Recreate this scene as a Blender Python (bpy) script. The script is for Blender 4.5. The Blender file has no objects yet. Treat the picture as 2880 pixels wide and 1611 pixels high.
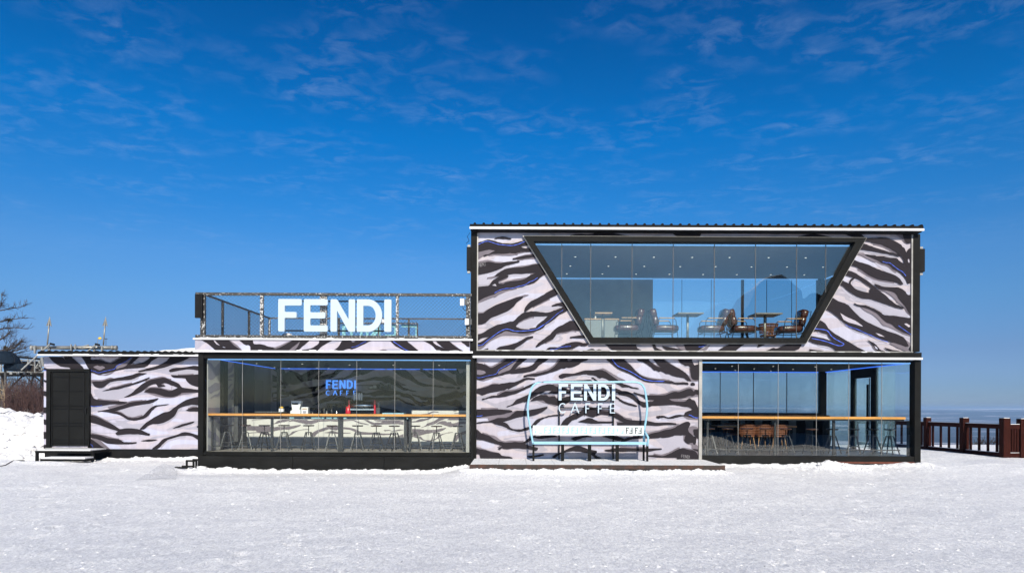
import bpy, bmesh, math, random
import numpy as np
from mathutils import Vector, Matrix
from mathutils.geometry import tessellate_polygon
random.seed(7); np.random.seed(7)
rad = math.radians
sc = bpy.context.scene
col = sc.collection

# ------------------------------------------------------------------ camera
EYE = 1.75; F = 1920.0; ROLL = 0.0043; HZ = 1143.0
cam_d = bpy.data.cameras.new('camera'); cam = bpy.data.objects.new('camera', cam_d); col.objects.link(cam)
cam.location = (0, 0, EYE); cam.rotation_euler = (rad(90), -ROLL, 0)
cam_d.sensor_width = 36; cam_d.lens = 24; cam_d.shift_x = 0; cam_d.shift_y = (HZ-805.5)/2880
cam_d.clip_start = 0.1; cam_d.clip_end = 30000
sc.camera = cam

def PX(px, py, Y):
    """pixel of the photograph (2880 wide) -> point at depth Y"""
    dx, dy = px-1440.0, py-HZ
    u = dx + ROLL*dy; v = dy - ROLL*dx
    return (u/F*Y, Y, EYE - v/F*Y)
def XZ(px, py, Y):
    p = PX(px, py, Y); return (p[0], p[2])

# ------------------------------------------------------------------ sky, sun, exposure
SUN_EL, SUN_AZ = rad(32), rad(11)          # sun behind the camera, a little to the right
w = bpy.data.worlds.new('World'); sc.world = w; w.use_nodes = True
nt = w.node_tree; N = nt.nodes; L = nt.links; N.clear()
out = N.new('ShaderNodeOutputWorld'); bg = N.new('ShaderNodeBackground')
sky = N.new('ShaderNodeTexSky'); sky.sky_type = 'NISHITA'; sky.sun_disc = False
sky.sun_elevation = SUN_EL; sky.sun_rotation = math.pi - SUN_AZ
sky.altitude = 1200; sky.air_density = 1.0; sky.dust_density = 0.25; sky.ozone_density = 2.4
hs = N.new('ShaderNodeHueSaturation'); hs.inputs['Saturation'].default_value = 1.32; hs.inputs['Value'].default_value = 1.0
gm = N.new('ShaderNodeGamma'); gm.inputs[1].default_value = 1.0
L.new(sky.outputs[0], hs.inputs['Color']); L.new(hs.outputs[0], gm.inputs[0])
# thin cirrus, laid on a plane high above
tc = N.new('ShaderNodeTexCoord'); sep = N.new('ShaderNodeSeparateXYZ'); L.new(tc.outputs['Generated'], sep.inputs[0])
mx = N.new('ShaderNodeMath'); mx.operation = 'MAXIMUM'; mx.inputs[1].default_value = 0.03; L.new(sep.outputs[2], mx.inputs[0])
def mth(op, a, b=None, v=None):
    n = N.new('ShaderNodeMath'); n.operation = op; L.new(a, n.inputs[0])
    if b is not None: L.new(b, n.inputs[1])
    if v is not None: n.inputs[1].default_value = v
    return n.outputs[0]
cx = mth('DIVIDE', sep.outputs[0], mx.outputs[0]); cy = mth('DIVIDE', sep.outputs[1], mx.outputs[0])
cmb = N.new('ShaderNodeCombineXYZ'); L.new(cx, cmb.inputs[0]); L.new(cy, cmb.inputs[1])
mp = N.new('ShaderNodeMapping'); mp.inputs['Scale'].default_value = (2.3, 2.6, 1); mp.inputs['Rotation'].default_value = (0, 0, rad(24)); mp.inputs['Location'].default_value = (3.1, 1.7, 0)
L.new(cmb.outputs[0], mp.inputs[0])
n1 = N.new('ShaderNodeTexNoise'); n1.inputs['Scale'].default_value = 4.2; n1.inputs['Detail'].default_value = 10; n1.inputs['Roughness'].default_value = 0.62; n1.inputs['Distortion'].default_value = 0.45
n2 = N.new('ShaderNodeTexNoise'); n2.inputs['Scale'].default_value = 1.1; n2.inputs['Detail'].default_value = 3
L.new(mp.outputs[0], n1.inputs[0]); L.new(mp.outputs[0], n2.inputs[0])
r1 = N.new('ShaderNodeMapRange'); r1.inputs[1].default_value = 0.46; r1.inputs[2].default_value = 0.78; L.new(n1.outputs[0], r1.inputs[0])
r2 = N.new('ShaderNodeMapRange'); r2.inputs[1].default_value = 0.41; r2.inputs[2].default_value = 0.66; L.new(n2.outputs[0], r2.inputs[0])
cl = mth('MULTIPLY', r1.outputs[0], r2.outputs[0])
fade = N.new('ShaderNodeMapRange'); fade.inputs[1].default_value = 0.14; fade.inputs[2].default_value = 0.30; L.new(sep.outputs[2], fade.inputs[0])
cl = mth('MULTIPLY', cl, fade.outputs[0]); cl = mth('MULTIPLY', cl, v=0.19)
mix = N.new('ShaderNodeMixRGB'); mix.inputs[2].default_value = (5.0, 6.2, 8.2, 1)
grad = N.new('ShaderNodeValToRGB'); ge = grad.color_ramp.elements   # clear, dry high-mountain air: deep blue above, grey-blue at the horizon, the same all round
K = 1/1.25
ge[0].position = 0.0; ge[0].color = (0.29*K, 0.40*K, 0.78*K, 1); ge[1].position = 0.52; ge[1].color = (0.03*K, 0.66*K, 0.95*K, 1)
for pos_, c_ in ((0.03, (0.31, 0.42, 0.76)), (0.075, (0.42, 0.48, 0.72)), (0.14, (0.58, 0.70, 0.86)), (0.20, (0.66, 0.84, 1.0)), (0.27, (0.34, 0.88, 1.12)), (0.36, (0.08, 0.90, 1.20))):
    x_ = ge.new(pos_); x_.color = (c_[0]*K, c_[1]*K, c_[2]*K, 1)
L.new(sep.outputs[2], grad.inputs[0])
mulc = N.new('ShaderNodeMixRGB'); mulc.blend_type = 'MULTIPLY'; mulc.inputs[0].default_value = 1.0
sunside = N.new('ShaderNodeMapRange'); sunside.interpolation_type = 'SMOOTHSTEP'   # the sunward half of the sky is paler
sunside.inputs[1].default_value = -0.15; sunside.inputs[2].default_value = 0.95; sunside.inputs[3].default_value = 1.0; sunside.inputs[4].default_value = 0.2
L.new(mth('MULTIPLY', sep.outputs[1], v=-1.0), sunside.inputs[0]); L.new(sunside.outputs[0], mulc.inputs[0])
L.new(gm.outputs[0], mulc.inputs[1]); L.new(grad.outputs[0], mulc.inputs[2])
scl = N.new('ShaderNodeVectorMath'); scl.operation = 'SCALE'; scl.inputs['Scale'].default_value = 1.25; L.new(mulc.outputs[0], scl.inputs[0])
L.new(cl, mix.inputs[0]); L.new(scl.outputs[0], mix.inputs[1]); L.new(mix.outputs[0], bg.inputs[0])
bg.inputs[1].default_value = 0.081
L.new(bg.outputs[0], out.inputs[0])

sun_d = bpy.data.lights.new('sun', 'SUN'); sun = bpy.data.objects.new('sun', sun_d); col.objects.link(sun)
sun_d.energy = 4.3; sun_d.angle = rad(0.5); sun_d.color = (1.0, 0.925, 0.80)
dirv = Vector((-math.sin(SUN_AZ)*math.cos(SUN_EL), math.cos(SUN_AZ)*math.cos(SUN_EL), -math.sin(SUN_EL)))
sun.rotation_euler = dirv.to_track_quat('-Z', 'Y').to_euler(); sun.location = (3, -20, 30)
sc.view_settings.view_transform = 'Standard'; sc.view_settings.look = 'None'
sc.view_settings.exposure = 0.42; sc.view_settings.gamma = 1.0; sc.view_settings.use_curve_mapping = False
sc.render.engine = 'CYCLES'
try:
    sc.cycles.max_bounces = 8; sc.cycles.transparent_max_bounces = 24; sc.cycles.volume_bounces = 0
    sc.cycles.use_denoising = True; sc.cycles.caustics_reflective = False; sc.cycles.caustics_refractive = False
except Exception: pass

# ------------------------------------------------------------------ helpers
ORG = {}
def tag(o, label=None, cat=None, group=None, kind=None):
    if label: o['label'] = label
    if cat: o['category'] = cat
    if group: o['group'] = group
    if kind: o['kind'] = kind
    return o
def thing(name, label, cat, loc=(0,0,0), group=None):
    o = bpy.data.objects.new(name, None); col.objects.link(o); o.location = loc
    o.empty_display_size = 0.2
    ORG[o.name] = Vector(loc)
    return tag(o, label, cat, group)
def copy_tree(o, parent=None):
    c = o.copy(); col.objects.link(c)
    if parent is not None: c.parent = parent
    ORG[c.name] = ORG.get(o.name, Vector((0,0,0)))
    for ch in list(o.children): copy_tree(ch, c)
    return c
def place(o, loc, rz=0.0, label=None, s=None):
    o.location = loc; o.rotation_euler = (0, 0, rz)
    if s: o.scale = (s, s, s) if not isinstance(s, tuple) else s
    if label: o['label'] = label
    return o

class MB:
    def __init__(s): s.v = []; s.f = []; s.m = []; s.sm = []
    def _add(s, vs, fs, mi=0, smooth=False):
        n = len(s.v); s.v += [tuple(p) for p in vs]
        for f in fs: s.f.append([n+i for i in f]); s.m.append(mi); s.sm.append(smooth)
        return s
    def box(s, x0, x1, y0, y1, z0, z1, mi=0):
        vs = [(x0,y0,z0),(x1,y0,z0),(x1,y1,z0),(x0,y1,z0),(x0,y0,z1),(x1,y0,z1),(x1,y1,z1),(x0,y1,z1)]
        return s._add(vs, [(0,3,2,1),(4,5,6,7),(0,1,5,4),(1,2,6,5),(2,3,7,6),(3,0,4,7)], mi)
    def tube(s, pts, r, n=8, mi=0, cap=True):
        pts = [Vector(p) for p in pts]
        rs = r if isinstance(r, (list, tuple)) else [r]*len(pts)
        rings = []
        up = None
        for i, p in enumerate(pts):
            if i == 0: d = pts[1]-pts[0]
            elif i == len(pts)-1: d = pts[-1]-pts[-2]
            else: d = (pts[i+1]-p).normalized() + (p-pts[i-1]).normalized()
            if d.length < 1e-9: d = Vector((0,0,1))
            d.normalize()
            if up is None or abs(up.dot(d)) > 0.98:
                up = Vector((0,0,1)) if abs(d.z) < 0.9 else Vector((1,0,0))
            a = d.cross(up).normalized(); b = a.cross(d).normalized()
            rings.append([p + (a*math.cos(2*math.pi*k/n) + b*math.sin(2*math.pi*k/n))*rs[i] for k in range(n)])
        vs = [q for rg in rings for q in rg]; fs = []
        for i in range(len(pts)-1):
            for k in range(n):
                fs.append((i*n+k, i*n+(k+1)%n, (i+1)*n+(k+1)%n, (i+1)*n+k))
        if cap: fs.append(tuple(range(n))[::-1]); fs.append(tuple((len(pts)-1)*n+k for k in range(n)))
        return s._add(vs, fs, mi, n > 5)
    def bar(s, p, q, wx, wy, mi=0):
        """square section bar between two points"""
        p, q = Vector(p), Vector(q); d = (q-p).normalized()
        up = Vector((0,0,1)) if abs(d.z) < 0.9 else Vector((0,1,0))
        a = d.cross(up).normalized()*wx/2; b = a.cross(d).normalized()*wy/2
        vs = [p-a-b,p+a-b,p+a+b,p-a+b,q-a-b,q+a-b,q+a+b,q-a+b]
        return s._add(vs, [(0,3,2,1),(4,5,6,7),(0,1,5,4),(1,2,6,5),(2,3,7,6),(3,0,4,7)], mi)
    def lathe(s, prof, c=(0,0,0), n=20, mi=0):
        vs = []; fs = []
        for r, z in prof:
            for k in range(n):
                a = 2*math.pi*k/n; vs.append((c[0]+r*math.cos(a), c[1]+r*math.sin(a), c[2]+z))
        m = len(prof)
        for i in range(m-1):
            for k in range(n): fs.append((i*n+k, i*n+(k+1)%n, (i+1)*n+(k+1)%n, (i+1)*n+k))
        fs.append(tuple(range(n))[::-1]); fs.append(tuple((m-1)*n+k for k in range(n)))
        return s._add(vs, fs, mi, True)
    def prism(s, outer, y0, y1, holes=(), mi=0, back=True):
        """polygon in the XZ plane, from y0 (front) to y1"""
        loops = [list(outer)] + [list(h) for h in holes]
        def area(l): return sum(l[i][0]*l[(i+1)%len(l)][1]-l[(i+1)%len(l)][0]*l[i][1] for i in range(len(l)))
        loops = [l if (area(l) > 0) == (i == 0) else l[::-1] for i, l in enumerate(loops)]
        flat = [p for l in loops for p in l]
        tris = tessellate_polygon([[Vector((p[0], p[1], 0)) for p in l] for l in loops])
        n = len(flat); vs = [(p[0], y0, p[1]) for p in flat]
        fs = []
        def ccw(t):
            a, b, c = (flat[i] for i in t)
            return (b[0]-a[0])*(c[1]-a[1])-(b[1]-a[1])*(c[0]-a[0]) > 0
        for t in tris:
            t = tuple(t) if ccw(t) else tuple(t)[::-1]
            fs.append(t)
        if y1 is not None:
            vs += [(p[0], y1, p[1]) for p in flat]
            if back:
                for t in list(fs): fs.append(tuple(i+n for i in t[::-1]))
            k = 0
            for l in loops:
                m = len(l)
                for i in range(m):
                    a, b = k+i, k+(i+1) % m
                    fs.append((a, a+n, b+n, b))
                k += m
        return s._add(vs, fs, mi)
    def cushion(s, c, size, e=0.35, n=10, rot=None, mi=0):
        """soft box (superellipsoid)"""
        hx, hy, hz = size[0]/2, size[1]/2, size[2]/2; vs = []; fs = []
        def pw(a): return math.copysign(abs(a)**e, a)
        m = n*2
        for i in range(n+1):
            ph = -math.pi/2 + math.pi*i/n
            for k in range(m):
                th = 2*math.pi*k/m
                p = Vector((hx*pw(math.cos(ph))*pw(math.cos(th)), hy*pw(math.cos(ph))*pw(math.sin(th)), hz*pw(math.sin(ph))))
                if rot is not None: p = rot @ p
                vs.append(p + Vector(c))
        for i in range(n):
            for k in range(m): fs.append((i*m+k, i*m+(k+1)%m, (i+1)*m+(k+1)%m, (i+1)*m+k))
        return s._add(vs, fs, mi, True)
    def build(s, name, mats, parent=None, label=None, cat=None, group=None, kind=None, loc=None):
        me = bpy.data.meshes.new(name)
        org = ORG.get(parent.name, Vector((0,0,0))) if parent is not None else (Vector(loc) if loc else Vector((0,0,0)))
        vs = [(p[0]-org[0], p[1]-org[1], p[2]-org[2]) for p in s.v]
        me.from_pydata(vs, [], s.f)
        if not isinstance(mats, (list, tuple)): mats = [mats]
        for m in mats: me.materials.append(m)
        me.polygons.foreach_set('material_index', s.m); me.polygons.foreach_set('use_smooth', s.sm)
        me.update()
        o = bpy.data.objects.new(name, me); col.objects.link(o)
        if parent is not None: o.parent = parent
        else: o.location = org
        ORG[o.name] = org
        return tag(o, label, cat, group, kind)

# ------------------------------------------------------------------ materials
def mat(name, c, rough=0.6, metal=0.0, var=0.12, scale=6.0, bump=0.0, bscale=40.0, coat=0.0, spec=None, emit=None, estr=0.0, stretch=(1,1,1), c2=None, thr=None, trans=0.0):
    m = bpy.data.materials.new(name); m.use_nodes = True
    t = m.node_tree; n = t.nodes; l = t.links; b = n['Principled BSDF']
    b.inputs['Roughness'].default_value = rough; b.inputs['Metallic'].default_value = metal
    if coat: b.inputs['Coat Weight'].default_value = coat
    if spec is not None: b.inputs['Specular IOR Level'].default_value = spec
    tcx = n.new('ShaderNodeTexCoord'); mpx = n.new('ShaderNodeMapping'); mpx.inputs['Scale'].default_value = stretch
    l.new(tcx.outputs['Object'], mpx.inputs[0])
    nz = n.new('ShaderNodeTexNoise'); nz.inputs['Scale'].default_value = scale; nz.inputs['Detail'].default_value = 6; nz.inputs['Roughness'].default_value = 0.6
    l.new(mpx.outputs[0], nz.inputs[0])
    cr = n.new('ShaderNodeValToRGB'); l.new(nz.outputs[0], cr.inputs[0])
    a = [max(0, x*(1-var)) for x in c[:3]] + [1]; d = [min(1, x*(1+var)) for x in c[:3]] + [1]
    if c2 is not None: d = list(c2[:3]) + [1]; a = list(c[:3]) + [1]
    lo, hi = thr if thr else (0.3, 0.7)
    cr.color_ramp.elements[0].position = lo; cr.color_ramp.elements[0].color = a
    cr.color_ramp.elements[1].position = hi; cr.color_ramp.elements[1].color = d
    l.new(cr.outputs[0], b.inputs['Base Color'])
    if emit is not None:
        b.inputs['Emission Color'].default_value = (*emit, 1); b.inputs['Emission Strength'].default_value = estr
    if bump:
        nb = n.new('ShaderNodeTexNoise'); nb.inputs['Scale'].default_value = bscale; nb.inputs['Detail'].default_value = 4
        l.new(mpx.outputs[0], nb.inputs[0])
        bp = n.new('ShaderNodeBump'); bp.inputs['Strength'].default_value = bump; bp.inputs['Distance'].default_value = 0.02
        l.new(nb.outputs[0], bp.inputs['Height']); l.new(bp.outputs[0], b.inputs['Normal'])
    return m

def glass_mat(name, tint, refl=0.10, rough=0.0, film=0.0, filmcol=(0.5,0.7,0.8), fmul=1.0):
    m = bpy.data.materials.new(name); m.use_nodes = True
    t = m.node_tree; n = t.nodes; l = t.links; n.clear()
    o = n.new('ShaderNodeOutputMaterial'); tr = n.new('ShaderNodeBsdfTransparent'); tr.inputs[0].default_value = (*tint, 1)
    gl = n.new('ShaderNodeBsdfGlossy'); gl.inputs['Roughness'].default_value = rough; gl.inputs[0].default_value = (1, 1, 1, 1)
    tg = n.new('ShaderNodeTexCoord'); ng = n.new('ShaderNodeTexNoise'); ng.inputs['Scale'].default_value = 0.7; ng.inputs['Detail'].default_value = 1; l.new(tg.outputs['Object'], ng.inputs[0])
    bg_ = n.new('ShaderNodeBump'); bg_.inputs['Strength'].default_value = 0.35; bg_.inputs['Distance'].default_value = 0.03; l.new(ng.outputs[0], bg_.inputs['Height']); l.new(bg_.outputs[0], gl.inputs['Normal'])
    lw_ = n.new('ShaderNodeLayerWeight'); lw_.inputs[0].default_value = 0.5
    p5 = n.new('ShaderNodeMath'); p5.operation = 'POWER'; p5.inputs[1].default_value = 5.0; l.new(lw_.outputs['Facing'], p5.inputs[0])
    fr = n.new('ShaderNodeMath'); fr.operation = 'MULTIPLY_ADD'; fr.inputs[1].default_value = 0.94; fr.inputs[2].default_value = 0.045; l.new(p5.outputs[0], fr.inputs[0])
    mm = n.new('ShaderNodeMath'); mm.operation = 'MULTIPLY_ADD'; mm.inputs[1].default_value = fmul; mm.inputs[2].default_value = refl
    l.new(fr.outputs[0], mm.inputs[0])
    mxs = n.new('ShaderNodeMixShader'); l.new(mm.outputs[0], mxs.inputs[0]); l.new(tr.outputs[0], mxs.inputs[1]); l.new(gl.outputs[0], mxs.inputs[2])
    last = mxs
    if film > 0:
        df = n.new('ShaderNodeBsdfTranslucent'); df.inputs[0].default_value = (*filmcol, 1)
        d2 = n.new('ShaderNodeBsdfDiffuse'); d2.inputs[0].default_value = (*filmcol, 1)
        md = n.new('ShaderNodeMixShader'); md.inputs[0].default_value = 0.35; l.new(df.outputs[0], md.inputs[1]); l.new(d2.outputs[0], md.inputs[2])
        tcx = n.new('ShaderNodeTexCoord'); mpx = n.new('ShaderNodeMapping'); mpx.inputs['Scale'].default_value = (1, 1, 0.5); l.new(tcx.outputs['Object'], mpx.inputs[0])
        nz = n.new('ShaderNodeTexNoise'); nz.inputs['Scale'].default_value = 0.9; nz.inputs['Detail'].default_value = 3; nz.inputs['Distortion'].default_value = 0.3; l.new(mpx.outputs[0], nz.inputs[0])
        rr = n.new('ShaderNodeMapRange'); rr.inputs[1].default_value = 0.36; rr.inputs[2].default_value = 0.52; rr.inputs[3].default_value = film*0.45; rr.inputs[4].default_value = film; l.new(nz.outputs[0], rr.inputs[0])
        m2 = n.new('ShaderNodeMixShader'); l.new(rr.outputs[0], m2.inputs[0]); l.new(mxs.outputs[0], m2.inputs[1]); l.new(md.outputs[0], m2.inputs[2]); last = m2
    l.new(last.outputs[0], o.inputs[0])
    return m

M = {}
M['black'] = mat('black_paint', (0.007, 0.007, 0.0065), 0.65, 0.0, 0.35, 3, 0.12, 30, spec=0.12)
M['blackp'] = mat('black_panel', (0.0085, 0.0085, 0.008), 0.65, 0.0, 0.45, 1.6, 0.1, 12, stretch=(1,1,3), spec=0.15)
M['blackmat'] = mat('black_interior', (0.009, 0.009, 0.0095), 0.7, spec=0.15)
M['darkgrey'] = mat('dark_grey', (0.055, 0.058, 0.06), 0.55)
M['ceil'] = mat('ceiling_grey', (0.24, 0.25, 0.245), 0.8, var=0.06)
M['ceilblack'] = mat('ceiling_black', (0.02, 0.021, 0.023), 0.8)
M['greywall'] = mat('grey_wall', (0.34, 0.335, 0.32), 0.85, var=0.15, scale=1.5)
M['floor'] = mat('wood_floor', (0.30, 0.275, 0.24), 0.45, var=0.3, scale=3, stretch=(0.3, 4, 1))
M['floordark'] = mat('dark_floor', (0.05, 0.05, 0.048), 0.4, var=0.4, scale=4, stretch=(0.3, 4, 1))
M['white'] = mat('white_trim', (0.78, 0.78, 0.78), 0.45, var=0.05)
M['greytrim'] = mat('grey_metal_trim', (0.32, 0.31, 0.29), 0.45, 0.3, 0.25, 4)
M['paleblue'] = mat('pale_blue_paint', (0.275, 0.505, 0.62), 0.4, var=0.08, scale=4)
M['backrest'] = mat('pale_backrest_sheet', (0.60, 0.68, 0.68), 0.45, var=0.08, scale=4)
M['signwhite'] = mat('sign_letter_face', (0.45, 0.545, 0.62), 0.4, var=0.03)
M['cyan'] = mat('cyan_sign', (0.24, 0.52, 0.58), 0.4)
M['wood'] = mat('counter_wood', (0.62, 0.29, 0.07), 0.4, var=0.22, scale=5, stretch=(0.4, 3, 3))
M['wood2'] = mat('counter_wood_back', (0.50, 0.18, 0.06), 0.45, var=0.3, scale=5, stretch=(0.5, 3, 3))
M['seatwood'] = mat('stool_seat_wood', (0.16, 0.065, 0.035), 0.3, var=0.4, scale=12, coat=0.3)
M['seatdark'] = mat('stool_seat_dark', (0.03, 0.022, 0.02), 0.3, var=0.3, scale=12, coat=0.3)
M['copper'] = mat('stool_seat_copper', (0.45, 0.17, 0.08), 0.3, var=0.3, scale=12, coat=0.4)
M['iron'] = mat('stool_iron', (0.035, 0.037, 0.038), 0.45, 0.5)
M['leather'] = mat('brown_leather', (0.075, 0.024, 0.014), 0.26, var=0.35, scale=9, bump=0.25, bscale=18, coat=0.35)
M['wicker'] = mat('wicker', (0.20, 0.075, 0.035), 0.55, var=0.4, scale=30, bump=0.6, bscale=60)
M['armwood'] = mat('armrest_wood', (0.45, 0.26, 0.12), 0.45, var=0.2, scale=20)
M['tabletop'] = mat('table_top', (0.20, 0.18, 0.155), 0.4, var=0.2, scale=8)
M['tableorange'] = mat('orange_table_wood', (0.55, 0.24, 0.08), 0.4, var=0.25, scale=6, stretch=(0.4,3,3))
M['led'] = mat('blue_led', (0.03, 0.10, 0.6), 0.5, emit=(0.05, 0.20, 1.0), estr=0.75)
M['ledglint'] = mat('pale_blue_led_and_glint', (0.25, 0.5, 0.8), 0.5, emit=(0.18, 0.42, 0.85), estr=0.55)  # upstairs LED strips, and the sky reflection painted along the front glass heads
M['lamp'] = mat('downlight_lens', (0.9, 0.88, 0.8), 0.4, emit=(1.0, 0.93, 0.8), estr=1.1)
M['letterblue'] = mat('lit_blue_letter', (0.05, 0.2, 0.7), 0.4, emit=(0.08, 0.30, 1.0), estr=0.9)
M['letterwhite'] = mat('lit_white_letter', (0.7, 0.75, 0.9), 0.4, emit=(0.6, 0.7, 1.0), estr=0.45)
M['red'] = mat('red_enamel', (0.55, 0.012, 0.02), 0.25, coat=0.5)
M['chrome'] = mat('chrome', (0.7, 0.72, 0.74), 0.22, 1.0, 0.05)
M['greypipe'] = mat('galvanised_pipe', (0.30, 0.29, 0.26), 0.5, 0.55, 0.3, 5)
M['browntimber'] = mat('brown_stained_timber', (0.030, 0.007, 0.0045), 0.85, var=0.35, scale=8, bump=0.3, bscale=20, stretch=(3,3,0.5), spec=0.1)
M['skirt'] = mat('rusty_skirt', (0.03, 0.02, 0.016), 0.7, c2=(0.10, 0.035, 0.018), scale=5, thr=(0.45, 0.75))
M['rust'] = mat('red_oxide', (0.11, 0.028, 0.014), 0.8, var=0.4)
M['frost'] = mat('frosted_black_steel', (0.025, 0.023, 0.02), 0.55, c2=(0.55, 0.55, 0.54), scale=26, thr=(0.565, 0.62), bump=0.3, bscale=40)
M['frost2'] = mat('heavily_frosted_steel', (0.035, 0.03, 0.028), 0.55, c2=(0.60, 0.60, 0.58), scale=24, thr=(0.48, 0.56), bump=0.4, bscale=40)
M['wire'] = mat('chain_wire', (0.05, 0.052, 0.055), 0.5, 0.4)
M['bark'] = mat('grey_bark', (0.055, 0.042, 0.034), 0.85, var=0.4, scale=20)
M['barkpale'] = mat('pale_bark', (0.26, 0.20, 0.13), 0.85, var=0.3, scale=20)
M['twigred'] = mat('reddish_twigs', (0.055, 0.027, 0.024), 0.85, var=0.4, scale=3)
M['twiggrey'] = mat('grey_brown_twigs', (0.085, 0.064, 0.050), 0.85, var=0.4, scale=3)
M['nest'] = mat('mistletoe', (0.05, 0.04, 0.02), 0.9)
M['navy'] = mat('navy_canopy', (0.010, 0.018, 0.030), 0.85, var=0.3, spec=0.1)
M['steelpale'] = mat('pale_steel', (0.30, 0.30, 0.285), 0.5, 0.3, 0.25, 6)
M['grate'] = mat('snowy_grating', (0.66, 0.655, 0.64), 0.85, c2=(0.86,0.86,0.87), scale=18, thr=(0.4, 0.62), bump=0.6, bscale=50)
M['yellow'] = mat('yellow_flag', (0.75, 0.45, 0.02), 0.6)
M['plinthgrey'] = mat('grey_plinth', (0.20, 0.22, 0.25), 0.7, var=0.3, scale=3)
M['door'] = mat('dark_door_mesh', (0.009, 0.009, 0.0085), 0.55, var=0.2, scale=2, spec=0.12)
M['lodge'] = mat('dark_lodge_wall', (0.03, 0.03, 0.033), 0.8)
M['glass'] = glass_mat('clear_glass', (0.975, 0.99, 0.98), -0.024)
M['glasslow'] = glass_mat('clear_glass_right', (0.98, 0.995, 0.99), -0.012)
M['glassup'] = glass_mat('upper_glass', (0.96, 0.99, 0.975), 0.03)
M['glassback'] = glass_mat('back_glass', (0.95, 0.975, 0.985), 0.0)
M['glassfog'] = glass_mat('fogged_glass', (0.965, 0.995, 0.985), 0.0, film=0.24, filmcol=(0.62, 0.93, 0.95))

# printed vinyl ground of the wall pattern: flat tones of lavender, pink-white and grey
def vinyl(nm='printed_vinyl', g=(1,1,1)):
    m = bpy.data.materials.new(nm); m.use_nodes = True
    t = m.node_tree; n = t.nodes; l = t.links; b = n['Principled BSDF']; b.inputs['Roughness'].default_value = 0.5
    tcx = n.new('ShaderNodeTexCoord'); mpx = n.new('ShaderNodeMapping'); mpx.inputs['Scale'].default_value = (0.55, 1, 2.6); mpx.inputs['Rotation'].default_value = (0, rad(-18), 0)
    l.new(tcx.outputs['Object'], mpx.inputs[0])
    nz = n.new('ShaderNodeTexNoise'); nz.inputs['Scale'].default_value = 0.95; nz.inputs['Detail'].default_value = 1.2; nz.inputs['Distortion'].default_value = 0.5; l.new(mpx.outputs[0], nz.inputs[0])
    cr = n.new('ShaderNodeValToRGB'); cr.color_ramp.interpolation = 'CONSTANT'
    e = cr.color_ramp.elements
    e[0].position = 0; e[0].color = (0.465, 0.465, 0.58, 1)
    e[1].position = 0.44; e[1].color = (0.445, 0.41, 0.475, 1)
    x = e.new(0.515); x.color = (0.47, 0.42, 0.46, 1)
    x = e.new(0.575); x.color = (0.34, 0.325, 0.385, 1)
    x = e.new(0.64); x.color = (0.445, 0.415, 0.49, 1)
    l.new(nz.outputs[0], cr.inputs[0])
    for el in cr.color_ramp.elements: el.color = (el.color[0]*g[0], el.color[1]*g[1], el.color[2]*g[2], 1)
    # faint dust and vertical ripples of the sheet behind the film
    m3 = n.new('ShaderNodeMapping'); m3.inputs['Scale'].default_value = (3.0, 1, 0.5); l.new(tcx.outputs['Object'], m3.inputs[0])
    n3 = n.new('ShaderNodeTexNoise'); n3.inputs['Scale'].default_value = 2.5; n3.inputs['Detail'].default_value = 6; l.new(m3.outputs[0], n3.inputs[0])
    r3 = n.new('ShaderNodeMapRange'); r3.inputs[1].default_value = 0.3; r3.inputs[2].default_value = 0.7; r3.inputs[3].default_value = 0.90; r3.inputs[4].default_value = 1.04; l.new(n3.outputs[0], r3.inputs[0])
    ml = n.new('ShaderNodeVectorMath'); ml.operation = 'SCALE'; l.new(cr.outputs[0], ml.inputs[0]); l.new(r3.outputs[0], ml.inputs['Scale'])
    l.new(ml.outputs[0], b.inputs['Base Color'])
    wv_ = n.new('ShaderNodeTexWave'); wv_.bands_direction = 'X'; wv_.inputs['Scale'].default_value = 1.6; wv_.inputs['Distortion'].default_value = 0.6; l.new(tcx.outputs['Object'], wv_.inputs[0])
    bp = n.new('ShaderNodeBump'); bp.inputs['Strength'].default_value = 0.10; bp.inputs['Distance'].default_value = 0.02; l.new(wv_.outputs[0], bp.inputs['Height']); l.new(bp.outputs[0], b.inputs['Normal'])
    return m
M['vinyl'] = vinyl('printed_vinyl', (0.87, 0.855, 0.83)); M['vinylcool'] = vinyl('printed_vinyl_lavender', (0.95, 0.96, 0.98))
M['whiteprint'] = mat('white_counter_print', (0.57, 0.56, 0.525), 0.5, var=0.06, scale=1.5)
M['stripe'] = mat('charcoal_print', (0.021, 0.0175, 0.021), 0.7, var=0.12, scale=2, spec=0.1)
M['stripemid'] = mat('mauve_grey_print', (0.145, 0.125, 0.145), 0.6, var=0.15, scale=1.5, spec=0.2)
M['stripelight'] = mat('pale_grey_print', (0.325, 0.31, 0.365), 0.5, var=0.08, scale=1.5)
M['blueline'] = mat('blue_print', (0.045, 0.11, 0.62), 0.5, var=0.2, scale=2)
M['faint'] = mat('faint_grey_print', (0.14, 0.13, 0.14), 0.5)

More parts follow.
